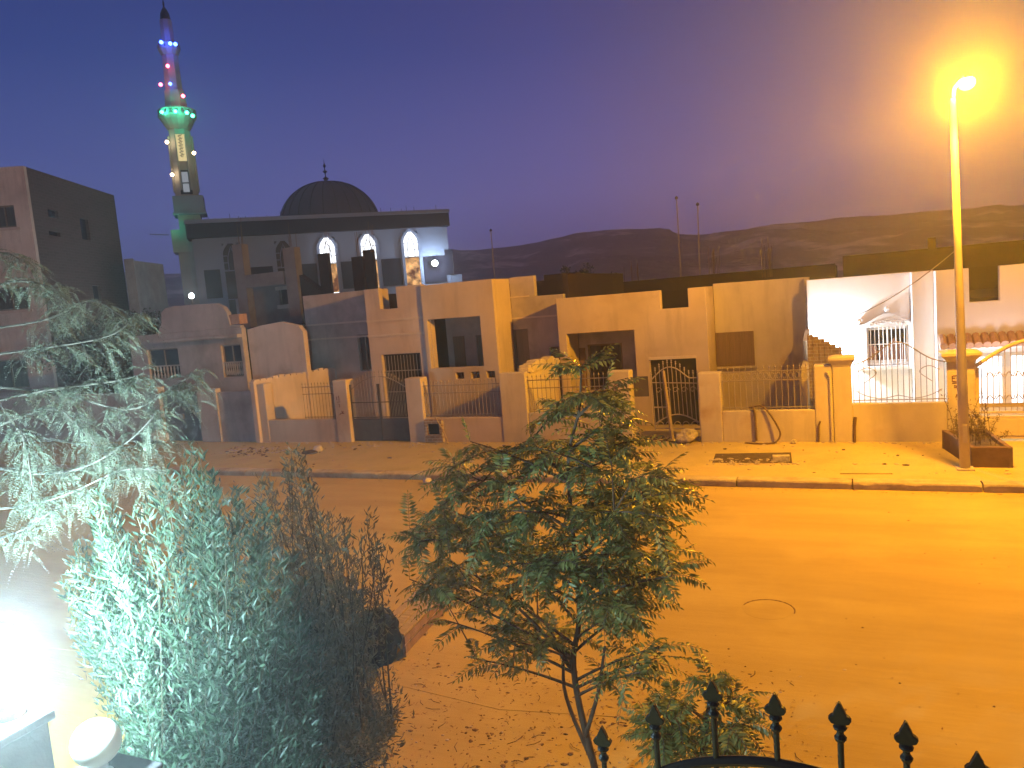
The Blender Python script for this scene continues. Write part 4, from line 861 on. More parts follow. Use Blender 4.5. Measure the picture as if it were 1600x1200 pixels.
# hose looping over the wall
hp = curve([(-2.58, FY+.12, 1.10), (-2.50, FY-.03, 1.10), (-2.47, FY-.05, .8), (-2.46, FY-.06, .2)]); 
hs = MB(); hs.tube(hp, .032, 7); hs.tube(curve([(-2.62, FY+.05, 1.11), (-2.3, FY-.02, 1.16), (-2.08, FY-.08, .95), (-1.88, FY-.14, .6), (-1.82, FY-.2, .38), (-1.95, FY-.3, .2), (-2.3, FY-.35, .17), (-2.75, FY-.25, .175)]), .026, 7)
tag(hs.build('hose', RUBBER, smooth=True), 'brown hose hanging in a loop over the yard wall', 'hose')
# rubble patch in the pavement, with a concrete block
c0, c1, c2, c3 = spot(1113, 723), spot(1238, 724), spot(1236, 707), spot(1118, 709)
struct('soil_patch', MB().slab([(c0[0], c0[1]), (c1[0], c1[1]), (c2[0], c2[1]), (c3[0], c3[1])], .10, .154), SOIL)
x, y = spot(1220, 722); bb = MB().obox((x, y+.1, .22), (.2, .02, 0), (-.01, .1, 0), (0, .01, .075)); tag(bb.build('concrete_block', STONE, bevel=.015), 'concrete block lying in the rubble patch of the pavement', 'block')
c0 = spot(1312, 741); c1 = spot(1395, 741)
tag(MB().slab([(c0[0], c0[1]), (c1[0], c1[1]), (c1[0]-.05, c1[1]+.75), (c0[0]+.05, c0[1]+.75)], .12, .175).build('paving_slab', PAVE, bevel=.01), 'flat square slab lying on the pavement near the kerb', 'slab')
# scattered stones, crumbs and dry leaves: nobody could count them
def scatter(name, pts, m, rmin, rmax, flat=.4):
    b = MB(); 
    ico = [(0, 0, 1), (.9, 0, .3), (.28, .85, .3), (-.72, .53, .3), (-.72, -.53, .3), (.28, -.85, .3), (.6, .5, -.6), (-.3, .8, -.6), (-.9, 0, -.6), (-.3, -.8, -.6), (.7, -.5, -.6)]
    fc = [(0,1,2),(0,2,3),(0,3,4),(0,4,5),(0,5,1),(1,6,2),(2,7,3),(3,8,4),(4,9,5),(5,10,1),(1,10,6),(2,6,7),(3,7,8),(4,8,9),(5,9,10)]
    for x, y, z in pts:
        r = rmin+(rmax-rmin)*random.random()**3; a = random.random()*6.28; s1, s2 = random.uniform(.6, 1.5), random.uniform(.6, 1.2); ca_, sa_ = math.cos(a), math.sin(a)
        b.add([(x+r*s1*(vx*ca_-vy*sa_)*random.uniform(.8, 1.2), y+r*s2*(vx*sa_+vy*ca_)*random.uniform(.8, 1.2), z+r*flat*(vz+.3)*random.uniform(.8, 1.2)) for vx, vy, vz in ico], fc)
    o = b.build(name, m); o['kind'] = 'stuff'; return o
def clump(n, x0, x1, y0, y1, z, k=14, s=.5):
    out = []
    for _ in range(k):
        cx_, cy_ = random.uniform(x0, x1), random.uniform(y0, y1)
        for _ in range(n//k): out.append((random.gauss(cx_, s), random.gauss(cy_, s*.6), z))
    return out
DEB = mat('dry_debris', (.30, .19, .09), var=.6, scale=14, bump=.4)
DEBL = mat('pale_debris', (.55, .47, .38), var=.4, scale=14, bump=.4)
scatter('verge_debris', clump(800, -6, -1, 5.4, 8.6, .0, 40, .45) + [(random.uniform(-7, 4), random.uniform(4, 9), 0) for _ in range(260)], DEB, .006, .030)
scatter('verge_pebbles', clump(300, -6, -1, 5.4, 8.6, .0, 22, .5) + [(random.uniform(-7, 4), random.uniform(4, 9), 0) for _ in range(200)], DEBL, .005, .022)
scatter('road_crumbs', [(random.uniform(-14, 5), random.uniform(9, 17.3), .004) for _ in range(150)] + [(random.uniform(-14, 5), 17.42-abs(random.gauss(0, .12)), .004) for _ in range(260)], DEB, .005, .022)
scatter('pavement_rubble', [(random.uniform(-3.4, -1.2), random.uniform(19.0, 19.7), .155) for _ in range(170)] + [(random.uniform(-20, 3), FY-.08-abs(random.gauss(0, .12)), .15) for _ in range(420)] + [(random.uniform(-18, 3), random.uniform(18, 21.6), .15) for _ in range(160)]
        + clump(160, -15.5, -11.5, 20.9, 21.6, .15, 8, .35) + clump(150, -5.9, -4.1, 21.9, 22.3, .15, 6, .25) + clump(200, -20, -17.4, 19.9, 21.0, .15, 8, .5), DEBL, .008, .07)
scatter('pavement_dirt', clump(160, -5.9, -4.1, 21.8, 22.5, .15, 6, .25) + clump(260, -20, -16.6, 19.8, 21.2, .15, 9, .5) + [(random.uniform(-18, 3), random.uniform(18, 21.6), .15) for _ in range(120)], SOIL, .012, .07, .4)
# manhole cover, a dusty disc with a worn rim in the road
mc = onZ(1200, 953); mh = thing('manhole_cover', 'round dusty manhole cover in the middle of the road', 'manhole cover', (mc[0], mc[1], .004))
b = MB(); b.lathe([(.335, -.01), (.33, -.0005), (.25, .002), (.02, .004)], (mc[0], mc[1], .006), 40); b.build('cover', ROADM, mh)
b = MB(); NR = 46; v = []
for k in range(NR+1):
    a = rad(-12) + rad(178)*k/NR; wr = .009+.012*max(0, mnoise.noise(Vector((k*.55, 3, 0)))+.1); zz = max(.002, .006+.010*mnoise.noise(Vector((k*.8, 0, 7))))
    for rr, z in ((.355-wr, 0), (.355-wr*.4, zz), (.355+wr*.5, zz), (.355+wr, 0)): v.append((mc[0]+rr*math.cos(a), mc[1]+rr*math.sin(a), .0035+z))
b.add(v, [(k*4+j, (k+1)*4+j, (k+1)*4+j+1, k*4+j+1) for k in range(NR) for j in range(3)]); b.build('rim', DEB, mh)
# slatted timber frame and dark bag by the near edge of the road
c0, c1 = np.array(onZ(628, 1030)), np.array(onZ(694, 958)); d_ = (c1-c0)/np.linalg.norm(c1-c0); q_ = np.array([-d_[1], d_[0], 0]); LL = float(np.linalg.norm(c1-c0))
pa = thing('timber_bench', 'low slatted timber bench at the road edge, half hidden by the dark shrub', 'bench', tuple((c0+c1)/2))
for k, (off, zz) in enumerate(((0, .34), (.16, .35), (.32, .36))):
    b = MB(); b.obox((c0+c1)/2 + q_*off + np.array([0, 0, zz]), d_*(LL/2), q_*.066, (0, 0, .016)); b.build('slat', WOODW, pa, bevel=.006)
for zz in (.12, .25):
    b = MB(); b.obox((c0+c1)/2 - q_*.05 + np.array([0, 0, zz]), d_*(LL/2-.02), q_*.012, (0, 0, .05)); b.build('side_board', SHUTB, pa, bevel=.005)
for t in (.06, .5, .94):
    for o_ in (-.02, .34): b = MB(); b.obox(c0+(c1-c0)*t + q_*o_ + np.array([0, 0, .16]), d_*.035, q_*.02, (0, 0, .165)); b.build('leg', WOODW, pa)
x, y = onZ(588, 1062)[:2]; rock('rubbish_bag', (x-.12, y+.25, .36), .42, PLAST, 'bulging black rubbish bag beside the timber bench under the shrub', 'bag', sq=(.8, .9, .95), amp=.3, sub=4, seed=9)

# ------------------------------------------------------------------ near garden wall: lamp piers and spear gate
GYN = 3.0
PINKP = mat('pier_render', (.17, .15, .155), var=.2, scale=2, bump=.2)
gp = onY(150, 1160, GYN)
pr = thing('garden_pier', 'low rendered pier carrying the unlit round globe', 'pier', (gp[0], GYN, 0))
MB().box(gp[0]-.22, gp[0]+.22, GYN-.18, GYN+.22, 0, gp[2]-.30).build('shaft', PINKP, pr, bevel=.01)
MB().box(gp[0]-.25, gp[0]+.25, GYN-.21, GYN+.25, gp[2]-.298, gp[2]-.24).build('pier_cap', PINKP, pr, bevel=.012)
gl = thing('globe_lamp', 'unlit white glass globe lamp on the low garden pier', 'globe lamp', (gp[0], GYN, gp[2]-.24), 'garden globe lamps')
MB().lathe([(.07, -.24), (.075, -.2), (.05, -.18), (.05, -.12)], gp, 20).build('socket', OPAL, gl)
bm = bmesh.new(); bmesh.ops.create_uvsphere(bm, u_segments=32, v_segments=20, radius=.142)
for v in bm.verts: v.co = Vector((v.co.x*1.03+gp[0], v.co.y+gp[1], v.co.z+gp[2]))
me = bpy.data.meshes.new('globe'); bm.to_mesh(me); bm.free(); link('globe', me, OPAL, gl, smooth=True)
wp_ = onY(-2, 1012, 2.55)
pr2 = thing('garden_pier', 'taller rendered pier carrying the glaring lit globe', 'pier', (wp_[0], wp_[1], 0))
MB().box(wp_[0]-.30, wp_[0]+.17, wp_[1]-.20, wp_[1]+.10, 0, wp_[2]-.46).build('shaft', PINKP, pr2, bevel=.01)
MB().box(wp_[0]-.35, wp_[0]+.20, wp_[1]-.23, wp_[1]+.13, wp_[2]-.458, wp_[2]-.4).build('pier_cap', PINKP, pr2, bevel=.012)
gl2 = thing('globe_lamp', 'glaring white lit globe lamp at the left edge', 'globe lamp', (wp_[0], wp_[1], wp_[2]-.4), 'garden globe lamps')
MB().lathe([(.08, -.4), (.085, -.36), (.05, -.34), (.04, -.2), (.07, -.16), (.05, -.10)], wp_, 20).build('socket', OPAL, gl2)
bm = bmesh.new(); bmesh.ops.create_uvsphere(bm, u_segments=24, v_segments=16, radius=.125)
for v in bm.verts: v.co += Vector(wp_)
me = bpy.data.meshes.new('globe'); bm.to_mesh(me); bm.free(); link('globe', me, emit('lit_globe', (.88, .97, 1), 14, .6), gl2, smooth=True)
GV = [0, 60, 100, 120, 140, 160, 180]; GC = [900, 1000, 1000, 520, 160, 60, 30]
def gg(w):      # output cut by azimuth against spill, no actual shade: little light over the road
    w = (w+180) % 360-180
    return float(np.interp(w, [-180, -22, -6, 70, 88, 101, 116, 180], [1, 1, .10, .13, .17, .45, 1, 1]))
GH = list(range(0, 361, 10))
light('globe_bulb', wp_, (.54, .88, 1.0), 142, .07, gl2, ies='IESNA:LM-63-1995\nTILT=NONE\n1 1000 1 %d %d 1 1 0 0 0\n1.0 1.0 100\n%s\n%s\n' % (len(GV), len(GH), ' '.join(map(str, GV)), ' '.join(map(str, GH))) + '\n'.join(' '.join('%.1f' % (c*gg(270-h)) for c in GC) for h in GH) + '\n')
nw = thing('garden_wall', 'rendered garden wall beside the low globe pier', 'wall', (-4.9, GYN, 0))
MB().box(-9, gp[0]-.225, GYN-.1, GYN+.1, 0, gp[2]-.42).build('wall', PINKP, nw, bevel=.01)
MB().box(gp[0]+.225, -1.35, GYN-.1, GYN+.1, 0, gp[2]-.32).build('wall', PINKP, nw, bevel=.01)
sg = thing('spear_gate', 'black iron garden gate with an arched rail and spear finials', 'gate', (-.3, GYN, 0))
tips = [onY(x, y, GYN) for x, y in ((940, 1135), (1022, 1100), (1112, 1062), (1210, 1083), (1311, 1097), (1415, 1127), (1527, 1175))]
railp = []
for t in tips:
    sp = MB(); x, _, z = t
    sp.tube([(x, GYN, .15), (x, GYN, z-.10)], .0125, 8)
    sp.lathe([(.0125, -.165), (.022, -.15), (.024, -.142), (.014, -.13), (.013, -.115), (.026, -.106), (.026, -.098), (.014, -.088)], (x, GYN, z), 10)
    # flat cast spear head with two curled barbs
    sp.prism([(x-.010, z-.092), (x+.010, z-.092), (x+.034, z-.082), (x+.042, z-.066), (x+.032, z-.054), (x+.024, z-.050), (x+.020, z-.036), (x+.011, z-.018), (x+.003, z), (x-.003, z), (x-.011, z-.018), (x-.020, z-.036), (x-.024, z-.050), (x-.032, z-.054), (x-.042, z-.066), (x-.034, z-.082)], GYN-.012, GYN+.012)
    sp.build('spear', IROND, sg, bevel=.004); 
rl = MB()
ap_ = [onY(x, y, GYN) for x, y in ((930, 1260), (1000, 1222), (1060, 1198), (1130, 1189), (1220, 1194), (1330, 1222), (1450, 1268), (1560, 1325))]
rl.tube(curve([(p[0], GYN, p[2]) for p in ap_], 6), .022, 8); rl.build('arched_rail', IROND, sg)
rl = MB(); rl.tube(curve([(p[0], GYN, p[2]-.35) for p in ap_], 6), .016, 8); rl.build('middle_rail', IROND, sg)
MB().box(ap_[0][0], ap_[-1][0], GYN-.02, GYN+.02, .2, .25).build('bottom_rail', IROND, sg)

# ------------------------------------------------------------------ plants
def nrm(a): return a/(np.linalg.norm(a, axis=-1, keepdims=True)+1e-9)
def leaf_mesh(name, P, D, L, Wd, m, parent, up=None, fold=.25, curl=.0):
    """many folded leaf blades: base points P, directions D, lengths L, widths Wd"""
    n = len(P); P = np.asarray(P, float); D = nrm(np.asarray(D, float)); L = np.broadcast_to(L, n)[:, None]; Wd = np.broadcast_to(Wd, n)[:, None]
    r = RNG.normal(size=(n, 3)) if up is None else np.asarray(up)+RNG.normal(size=(n, 3))*.35
    S_ = nrm(np.cross(D, r)); Nn = np.cross(S_, D)
    mid = P + D*L*.45; tip = P + D*L - Nn*L*curl; 
    l = mid + S_*Wd*.5 + Nn*Wd*fold; rr = mid - S_*Wd*.5 + Nn*Wd*fold; c = mid - Nn*L*curl*.25
    V = np.stack([P, rr, c, l, tip], 1).reshape(-1, 3)
    base = (np.arange(n)*5)[:, None]
    F = np.concatenate([base+np.array([[0, 1, 2]]), base+np.array([[0, 2, 3]]), base+np.array([[1, 4, 2]]), base+np.array([[2, 4, 3]])], 0)
    me = bpy.data.meshes.new(name); me.vertices.add(len(V)); me.vertices.foreach_set('co', V.ravel()); me.loops.add(F.size); me.loops.foreach_set('vertex_index', F.ravel().astype(np.int32))
    me.polygons.add(len(F)); me.polygons.foreach_set('loop_start', np.arange(0, F.size, 3, dtype=np.int32)); me.update(calc_edges=True); me.validate()
    return link(name, me, m, parent)
def bez(a, b, c, n=10): return [a*(1-t)**2 + 2*b*t*(1-t) + c*t*t for t in np.linspace(0, 1, n)]
def inpoly(x, y, poly):
    k = False; j = len(poly)-1
    for i in range(len(poly)):
        if (poly[i][1] > y) != (poly[j][1] > y) and x < (poly[j][0]-poly[i][0])*(y-poly[i][1])/(poly[j][1]-poly[i][1])+poly[i][0]: k = not k
        j = i
    return k
def rpoly(poly):
    xs = [p[0] for p in poly]; ys = [p[1] for p in poly]
    while 1:
        x, y = random.uniform(min(xs), max(xs)), random.uniform(min(ys), max(ys))
        if inpoly(x, y, poly): return x, y
OLE = leafmat('oleander_leaf', (.018, .036, .019), (.060, .095, .056), .25, .45, .35)
OLED = leafmat('dusty_dark_leaf', (.07, .07, .038), (.15, .135, .08), .25, .5, .4)
NEEM = leafmat('neem_leaf', (.13, .165, .04), (.30, .33, .12), .5, .4, .5)
ACA = leafmat('acacia_leaf', (.08, .10, .065), (.18, .18, .13), .35, .5, .35)
PLANTM = leafmat('dry_planter_leaf', (.10, .07, .03), (.20, .13, .05), .3, .5, .3)

def shrub(name, label, cat, base, poly, y0, y1, nshoot, per, lmat, ll, lw, up=.75, spread=.5, group=None, tall=None, cover=.62):
    t = thing(name, label, cat, (base[0], base[1], 0), group)
    P, D, L, Wd = [], [], [], []; st = MB()
    tg = [rpoly(poly) for _ in range(nshoot)] + list(tall or [])
    for i, (px, py) in enumerate(tg):
        Y = random.uniform(y0, y1); tip = onY(px, py, Y)
        if tip[2] < .35: tip[2] = .35
        a = np.array([base[0]+random.uniform(-spread, spread), base[1]+random.uniform(-spread, spread), .0])
        ctrl = a*.35 + tip*.65; ctrl[2] = tip[2]*.45+random.uniform(-.1, .1)
        c = bez(a, ctrl, tip, 16)
        st.tube(c[::3], [.014, .012, .009, .007, .005, .003][:len(c[::3])], 4, cap=False)
        for j in range(per):
            s = 1-random.random()**1.25*cover; k = s*15; q = int(min(14, k)); f = k-q
            pt = c[q]*(1-f)+c[q+1]*f; tn = c[q+1]-c[q]; tn = tn/np.linalg.norm(tn)
            off = RNG.normal(size=3); off -= tn*np.dot(off, tn); off /= np.linalg.norm(off)
            jit = RNG.normal(size=3)*.05*(1.3-s)*2
            P.append(pt+jit); D.append(tn*up + off*random.uniform(.55, 1.0) + np.array([0, 0, .1])); L.append(ll*random.uniform(.65, 1.25)); Wd.append(lw*random.uniform(.75, 1.2))
    leaf_mesh('foliage', P, D, np.array(L), np.array(Wd), lmat, t)
    st.build('stem', mat('green_stem', (.05, .045, .025), var=.4, scale=9, bump=.3), t); return t
shrub('oleander_bush', 'tall green bush of narrow leaves lit white by the garden globe', 'bush', (-4.9, 4.5),
      [(95, 900), (140, 815), (160, 775), (210, 800), (260, 720), (310, 690), (340, 760), (395, 775), (440, 800), (480, 930), (500, 1100), (520, 1230), (150, 1250), (200, 1060), (120, 1000)], 3.7, 5.2, 370, 130, OLE, .092, .0175, tall=[(150, 800), (155, 770), (300, 692), (312, 705), (405, 785), (395, 800), (120, 850), (280, 740)])
shrub('dark_shrub', 'darker dusty shrub behind the lit bush, brown against the road', 'bush', (-5.25, 6.2),
      [(370, 800), (400, 745), (460, 700), (500, 760), (520, 800), (585, 800), (600, 880), (590, 960), (560, 1010), (600, 1085), (610, 1150), (640, 1260), (380, 1250), (360, 1000)], 5.3, 6.9, 300, 125, OLED, .085, .02, spread=.55, cover=.93, tall=[(455, 700), (470, 715), (580, 800), (600, 900), (606, 860)])

def pinnate(P, D, L, Wd, U, base, d, length, pairs, ll, lw, droop=.5, spreadang=.95):
    """one compound leaf: leaflets in pairs along a drooping rachis"""
    d = d/np.linalg.norm(d); side = np.cross(d, [0, 0, 1.]); 
    side = side/(np.linalg.norm(side)+1e-6); pts = []
    roll = random.uniform(-.7, .7); upv = np.cross(side, d); side = side*math.cos(roll)+upv*math.sin(roll)
    for k in range(pairs+1):
        t = (k+.6)/(pairs+.6); p = base + d*length*t + np.array([0, 0, -droop*length*t*t]); pts.append(p)
        tn = d + np.array([0, 0, -2*droop*t]); tn /= np.linalg.norm(tn); sz = (1-.45*abs(t-.45)*2)
        for sgn in ((-1, 1) if k < pairs else (0,)):
            P.append(p); D.append(tn*.55*(1 if sgn else 2) + side*sgn*spreadang + np.array([0, 0, -.22])+RNG.normal(size=3)*.08); L.append(ll*sz*random.uniform(.85, 1.15)); Wd.append(lw*sz); U.append(np.cross(side, tn))
    return [base] + pts[::2] + [pts[-1]]
def neem(name, label, base, leader, branches, crown, ybase, yspread, nfill, leaf=.40, group=None, pairs=10, stems=()):
    t = thing(name, label, 'tree', (base[0], base[1], 0), group)
    tr = MB(); lead = curve([np.array(base)] + [onY(x, y, Y) for x, y, Y in leader], 6)
    n = len(lead); tr.tube(lead, list(np.linspace(.040, .008, n)), 8)
    for s_ in stems: c = curve([np.array(onY(*q)) for q in s_], 5); tr.tube(c, list(np.linspace(.024, .012, len(c))), 6)
    tr.build('trunk', BARK, t, smooth=True)
    P, D, L, Wd, U = [], [], [], [], []; bm_ = MB(); rc = MB(); pool = []
    tg = list(branches) + [(*rpoly(crown), ybase+random.uniform(-yspread, yspread)) for _ in range(nfill)]
    for i, (x, y, Y) in enumerate(tg):
        tip = onY(x, y, Y)
        zmin = lead[0][2]+(lead[-1][2]-lead[0][2])*.22; cand = [q for q in lead if zmin < q[2] < tip[2]-.05*(1 if i < len(branches) else -1)] or [min(lead, key=lambda q: abs(q[2]-zmin))]
        hd_ = [np.linalg.norm((q-tip)[:2]) for q in cand]; k = min(range(len(cand)), key=lambda q: abs(cand[q][2]-(tip[2]-.42*hd_[q]-.05))+random.uniform(0, .22)); a = cand[k]
        if i >= len(branches):      # twigs grow from the limbs
            cd_ = [q for q in pool if q[2] < tip[2]+.08] or pool; a = min(cd_, key=lambda q: np.linalg.norm(q-tip)+.4*max(0, q[2]-tip[2])+random.uniform(0, .1))
        ctrl = (a+tip)/2 + np.array([0, 0, .06*np.linalg.norm(tip-a)]); c = bez(a, ctrl, tip, 9)
        if i < len(branches): pool += list(c[3:])
        if i < len(branches): bm_.tube(c, list(np.linspace(.016, .005, 9)), 5)
        else: bm_.tube(c[::2], list(np.linspace(.009, .004, 5)), 4)
        nl = random.randint(7, 11) if i < len(branches) else random.randint(4, 7)
        dirb = c[-1]-c[-3]; dirb = dirb/(np.linalg.norm(dirb)+1e-6)
        for j in range(nl):
            s = 1-.5*(j/nl) ; q = int(s*8); pt = c[q]
            az = 2.4*j+random.uniform(-.5, .5); o_ = np.array([math.cos(az), math.sin(az), random.uniform(-.25, .5)])
            dd = dirb*(.9 if j < 2 else .35) + o_*.8
            ln_ = leaf*random.uniform(.7, 1.15)
            ra = pinnate(P, D, L, Wd, U, pt, dd, ln_, random.randint(pairs-2, pairs+1), .102, .034, droop=random.uniform(.15, .55)); rc.tube(ra, .0022, 3, cap=False)
    leaf_mesh('foliage', P, D, np.array(L), np.array(Wd), NEEM, t, up=np.array(U), fold=.12, curl=.15)
    bm_.build('limbs', BARK, t); rc.build('leaf_stalks', BARK, t); return t
TB = onZ(925, 1200, .0); TY = 6.3
neem('young_tree', 'slender young tree of feathery compound leaves in the middle of the view', (onY(930, 1212, TY)[0]+.02, TY, 0),
     [(928, 1195, TY), (905, 1100, TY), (896, 1030, TY), (905, 960, TY), (895, 830, TY), (888, 720, TY), (905, 640, TY), (908, 585, TY)],
     [(906, 575, 6.3), (950, 610, 6.2), (880, 640, 6.3), (955, 660, 6.4), (985, 690, 6.3), (830, 690, 6.5), (735, 690, 6.2), (712, 735, 6.4), (1010, 740, 6.5), (1030, 760, 6.3), (640, 825, 6.2), (690, 790, 6.5), (1050, 860, 6.3), (1035, 790, 6.6), (640, 905, 6.1), (690, 870, 6.5), (1050, 900, 6.0), (1000, 940, 6.6), (700, 970, 6.0), (760, 930, 6.6), (745, 1030, 6.2), (790, 1000, 6.0), (840, 960, 6.6), (960, 960, 6.0), (1030, 1010, 6.4), (1040, 1025, 6.3), (1000, 1050, 6.1), (820, 800, 5.7), (960, 800, 5.7), (870, 880, 5.6), (930, 730, 5.9), (780, 850, 6.9), (1000, 850, 6.9), (1055, 885, 6.2)],
     [(880, 600), (935, 600), (960, 680), (990, 730), (1050, 745), (1045, 840), (1035, 890), (1000, 960), (950, 1010), (860, 1000), (770, 1010), (720, 990), (640, 920), (650, 830), (690, 800), (700, 720), (760, 700), (850, 700)], TY, .75, 122,
     stems=[[(930, 1200, TY+.03), (885, 1090, TY+.05), (880, 1020, TY+.05)], [(915, 1150, TY-.02), (935, 1080, TY-.05), (945, 1010, TY-.05)], [(893, 1045, TY), (860, 1000, TY), (800, 940, TY)]])
neem('sapling', 'low sapling with feathery leaves behind the spear gate tips', (-1.42, 6.2, 0),
     [(1100, 1170, 6.2), (1105, 1120, 6.2), (1110, 1080, 6.2)], [(1108, 1065, 6.2), (1050, 1090, 6.2), (1150, 1090, 6.3), (1170, 1130, 6.1), (1010, 1120, 6.2), (1060, 1150, 6.0), (1140, 1160, 6.0), (1020, 1170, 6.4)],
     [(1000, 1110), (1100, 1075), (1180, 1115), (1170, 1180), (1010, 1195)], 6.2, .35, 16, leaf=.32, pairs=9)

# drooping feathery branches of a tree standing just outside the left edge
ft = thing('feathery_tree', 'feathery-leaved tree whose drooping pale branches hang in from the left', 'tree', (-9.4, 4.6, 0))
trk = curve([np.array([-9.4, 4.6, 0]), np.array([-9.3, 4.5, 1.6]), np.array([-9.0, 4.4, 3.0]), np.array([-8.9, 4.3, 4.2]), np.array([-9.2, 4.2, 5.4])], 6); b = MB(); b.tube(trk, list(np.linspace(.13, .05, len(trk))), 10); b.build('trunk', BARKL, ft, smooth=True)
P, D, L, Wd, U = [], [], [], [], []; lb = MB()
brs = [[(-60, 560, 4.3), (60, 545, 4.3), (170, 525, 4.4), (215, 490, 4.5)], [(-60, 640, 4.2), (60, 612, 4.3), (165, 598, 4.4), (225, 585, 4.5)], [(-60, 600, 4.4), (90, 615, 4.5), (200, 640, 4.6), (270, 605, 4.7), (300, 585, 4.7)],
       [(-60, 720, 4.0), (50, 740, 4.1), (130, 730, 4.2), (200, 690, 4.3), (245, 645, 4.3)], [(-60, 690, 4.2), (70, 640, 4.3), (120, 665, 4.3), (150, 700, 4.4)], [(-60, 470, 4.4), (20, 440, 4.4), (80, 450, 4.5), (110, 480, 4.5)],
       [(-60, 800, 3.9), (40, 790, 4.0), (110, 770, 4.1), (190, 735, 4.2), (250, 735, 4.3)], [(-60, 420, 4.6), (0, 395, 4.6), (40, 410, 4.6)], [(-60, 560, 4.0), (20, 660, 4.0), (40, 700, 4.0), (50, 760, 4.0)], [(-60, 860, 3.9), (30, 830, 3.9), (80, 800, 4.0)],
       [(-60, 520, 4.7), (70, 500, 4.8), (140, 470, 4.9), (200, 500, 4.9)], [(-60, 660, 4.6), (100, 690, 4.7), (180, 700, 4.8), (260, 690, 4.8)]]
for bi, br in enumerate(brs):
    c = curve([onY(*q) for q in br], 7); c = [trk[min(len(trk)-1, 10+bi)]] + c
    lb.tube(c, list(np.linspace(.012, .003, len(c))), 5)
    for j in range(6, len(c)):
        for rep in range(random.choice((1, 1, 1, 2))):
            base = c[j]; tn = c[j]-c[j-1]; tn /= np.linalg.norm(tn)
            d0 = tn*.7 + RNG.normal(size=3)*.5 + np.array([0, 0, .15]); d0 /= np.linalg.norm(d0); LN = random.uniform(.10, .18)
            rp_ = [base + d0*LN*s + np.array([0, 0, -.12*s*s]) for s in np.linspace(0, 1, 5)]
            lb.tube(rp_, .0018, 3, cap=False)
            for s in range(1, 5):
                sd = np.cross(d0, [0, 0, 1.]); sd /= np.linalg.norm(sd)+1e-6
                for sgn in (-1, 1):
                    dd = d0*.5 + sd*sgn*.8 + RNG.normal(size=3)*.12
                    pinnate(P, D, L, Wd, U, rp_[s], dd, random.uniform(.13, .22), 15, .020, .0085, droop=random.uniform(.5, 1.1), spreadang=.9)
lb.build('limbs', BARKL, ft)
leaf_mesh('foliage', P, D, np.array(L), np.array(Wd), ACA, ft, up=np.array(U), fold=.1)

LIT = leafmat('leaf_litter', (.12, .06, .025), (.34, .20, .09), .1, .8, .1)
q_ = clump(1500, -6, -.5, 5.3, 8.7, .0, 46, .45) + [(random.uniform(-8, 4), random.uniform(4.5, 9.2), 0) for _ in range(220)] + [(random.uniform(-16, 5), 17.40-abs(random.gauss(0, .15)), 0) for _ in range(200)]
P = np.array(q_)+np.array([0, 0, .008]); D = RNG.normal(size=(len(P), 3))*np.array([1, 1, .12]); lo = leaf_mesh('leaf_litter', P, D, RNG.uniform(.02, .07, len(P)), RNG.uniform(.006, .018, len(P)), LIT, None, up=np.tile([0, 0, 1.], (len(P), 1))); lo['kind'] = 'stuff'
tw_ = MB()
for _ in range(150):
    x, y = random.uniform(-6.5, -.6), random.uniform(5.3, 8.9); a = random.random()*6.28; l_ = random.uniform(.05, .2); tw_.tube([(x, y, .008), (x+l_*.5*math.cos(a), y+l_*.5*math.sin(a), .014), (x+l_*math.cos(a+.3), y+l_*math.sin(a+.3), .009)], .0035, 4)
o = tw_.build('fallen_twigs', BARK); o['kind'] = 'stuff'

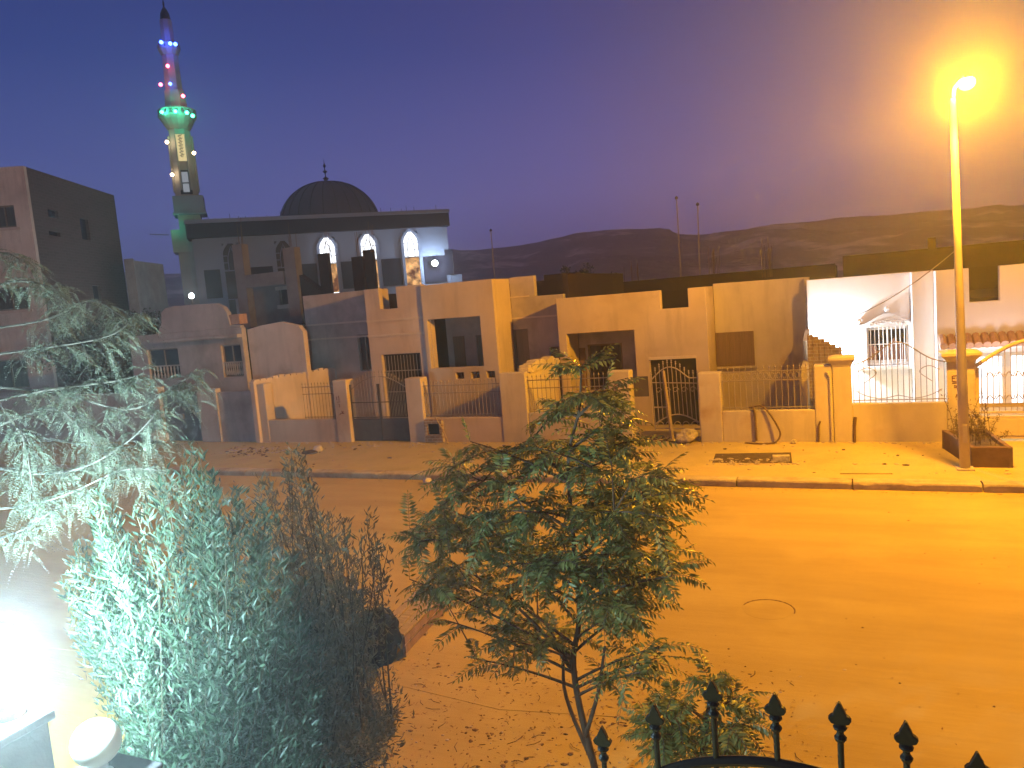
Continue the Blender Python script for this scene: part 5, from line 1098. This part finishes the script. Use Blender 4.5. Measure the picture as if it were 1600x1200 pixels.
# planter bush, and the dark trees beyond the low house and behind the roofs
P, D, L, Wd = [], [], [], []; sb = MB()
for i in range(34):
    a = np.array([random.uniform(2.15, 2.95), random.uniform(19.3, 20.9), .5]); h = random.uniform(.3, .75) if i > 5 else random.uniform(.9, 1.25)
    tip = a + np.array([random.uniform(-.35, .35), random.uniform(-.3, .3), h]); c = bez(a, a+np.array([0, 0, h*.6]), tip, 8); sb.tube(c[::2], .006, 4)
    for j in range(60 if i > 5 else 45):
        s = random.uniform(.25, 1)*7; q = min(6, int(s)); P.append(c[q]+(c[q+1]-c[q])*(s-q)+RNG.normal(size=3)*.03); D.append(RNG.normal(size=3)+np.array([0, 0, .5])); L.append(random.uniform(.04, .08)); Wd.append(.018)
pb_ = thing('planter_bush', 'dry brown twiggy bush growing in the concrete planter', 'bush', (2.55, 20.1, .52))
leaf_mesh('foliage', P, D, np.array(L), np.array(Wd), PLANTM, pb_); sb.build('stem', BARK, pb_)
def far_tree(name, label, c, rx, ry, rz, n, lmat, ll, cz, group=None):
    t = thing(name, label, 'tree', (c[0], c[1], 0), group); b = MB(); b.tube([(c[0], c[1], 0), (c[0]+.1, c[1], cz*.6), (c[0], c[1], cz)], [.2, .15, .08], 7)
    cl_ = [(RNG.normal(size=3)*np.array([rx, ry, rz])*.55, random.uniform(.3, .6)) for _ in range(26)]
    for q, r in cl_[:9]: b.tube([(c[0], c[1], cz*.6), tuple(np.array([c[0], c[1], cz])+q)], [.06, .02], 4)
    b.build('trunk', BARK, t); P = []
    for i in range(n): q, r = cl_[i % 26]; v = RNG.normal(size=3); P.append(np.array([c[0], c[1], cz])+q+v/np.linalg.norm(v)*r*random.random()**.4*min(rx, rz)*.7)
    leaf_mesh('crown', np.array(P), RNG.normal(size=(n, 3)), RNG.uniform(ll*.6, ll*1.3, n), ll*.45, lmat, t)
DARKL = leafmat('dark_tree_leaf', (.018, .022, .014), (.05, .055, .035), .2)
q = onY(905, 440, 40); far_tree('dark_tree', 'dark tree crown peeping over the roof of the porch house', (q[0], 40), 1.6, 1.3, 1.0, 2600, DARKL, .16, float(q[2])-.3)
q = onY(150, 545, 31); far_tree('dark_tree', 'dark tree between the apartment block and the low left house', (q[0], 31), 3.2, 2, 2.2, 4200, DARKL, .22, float(q[2])-.3)
q = onY(228, 512, 29); far_tree('dark_tree', 'small dark tree against the left edge of the low house', (q[0], 29), 1.1, 1, 1.0, 1500, DARKL, .18, float(q[2])-.4)
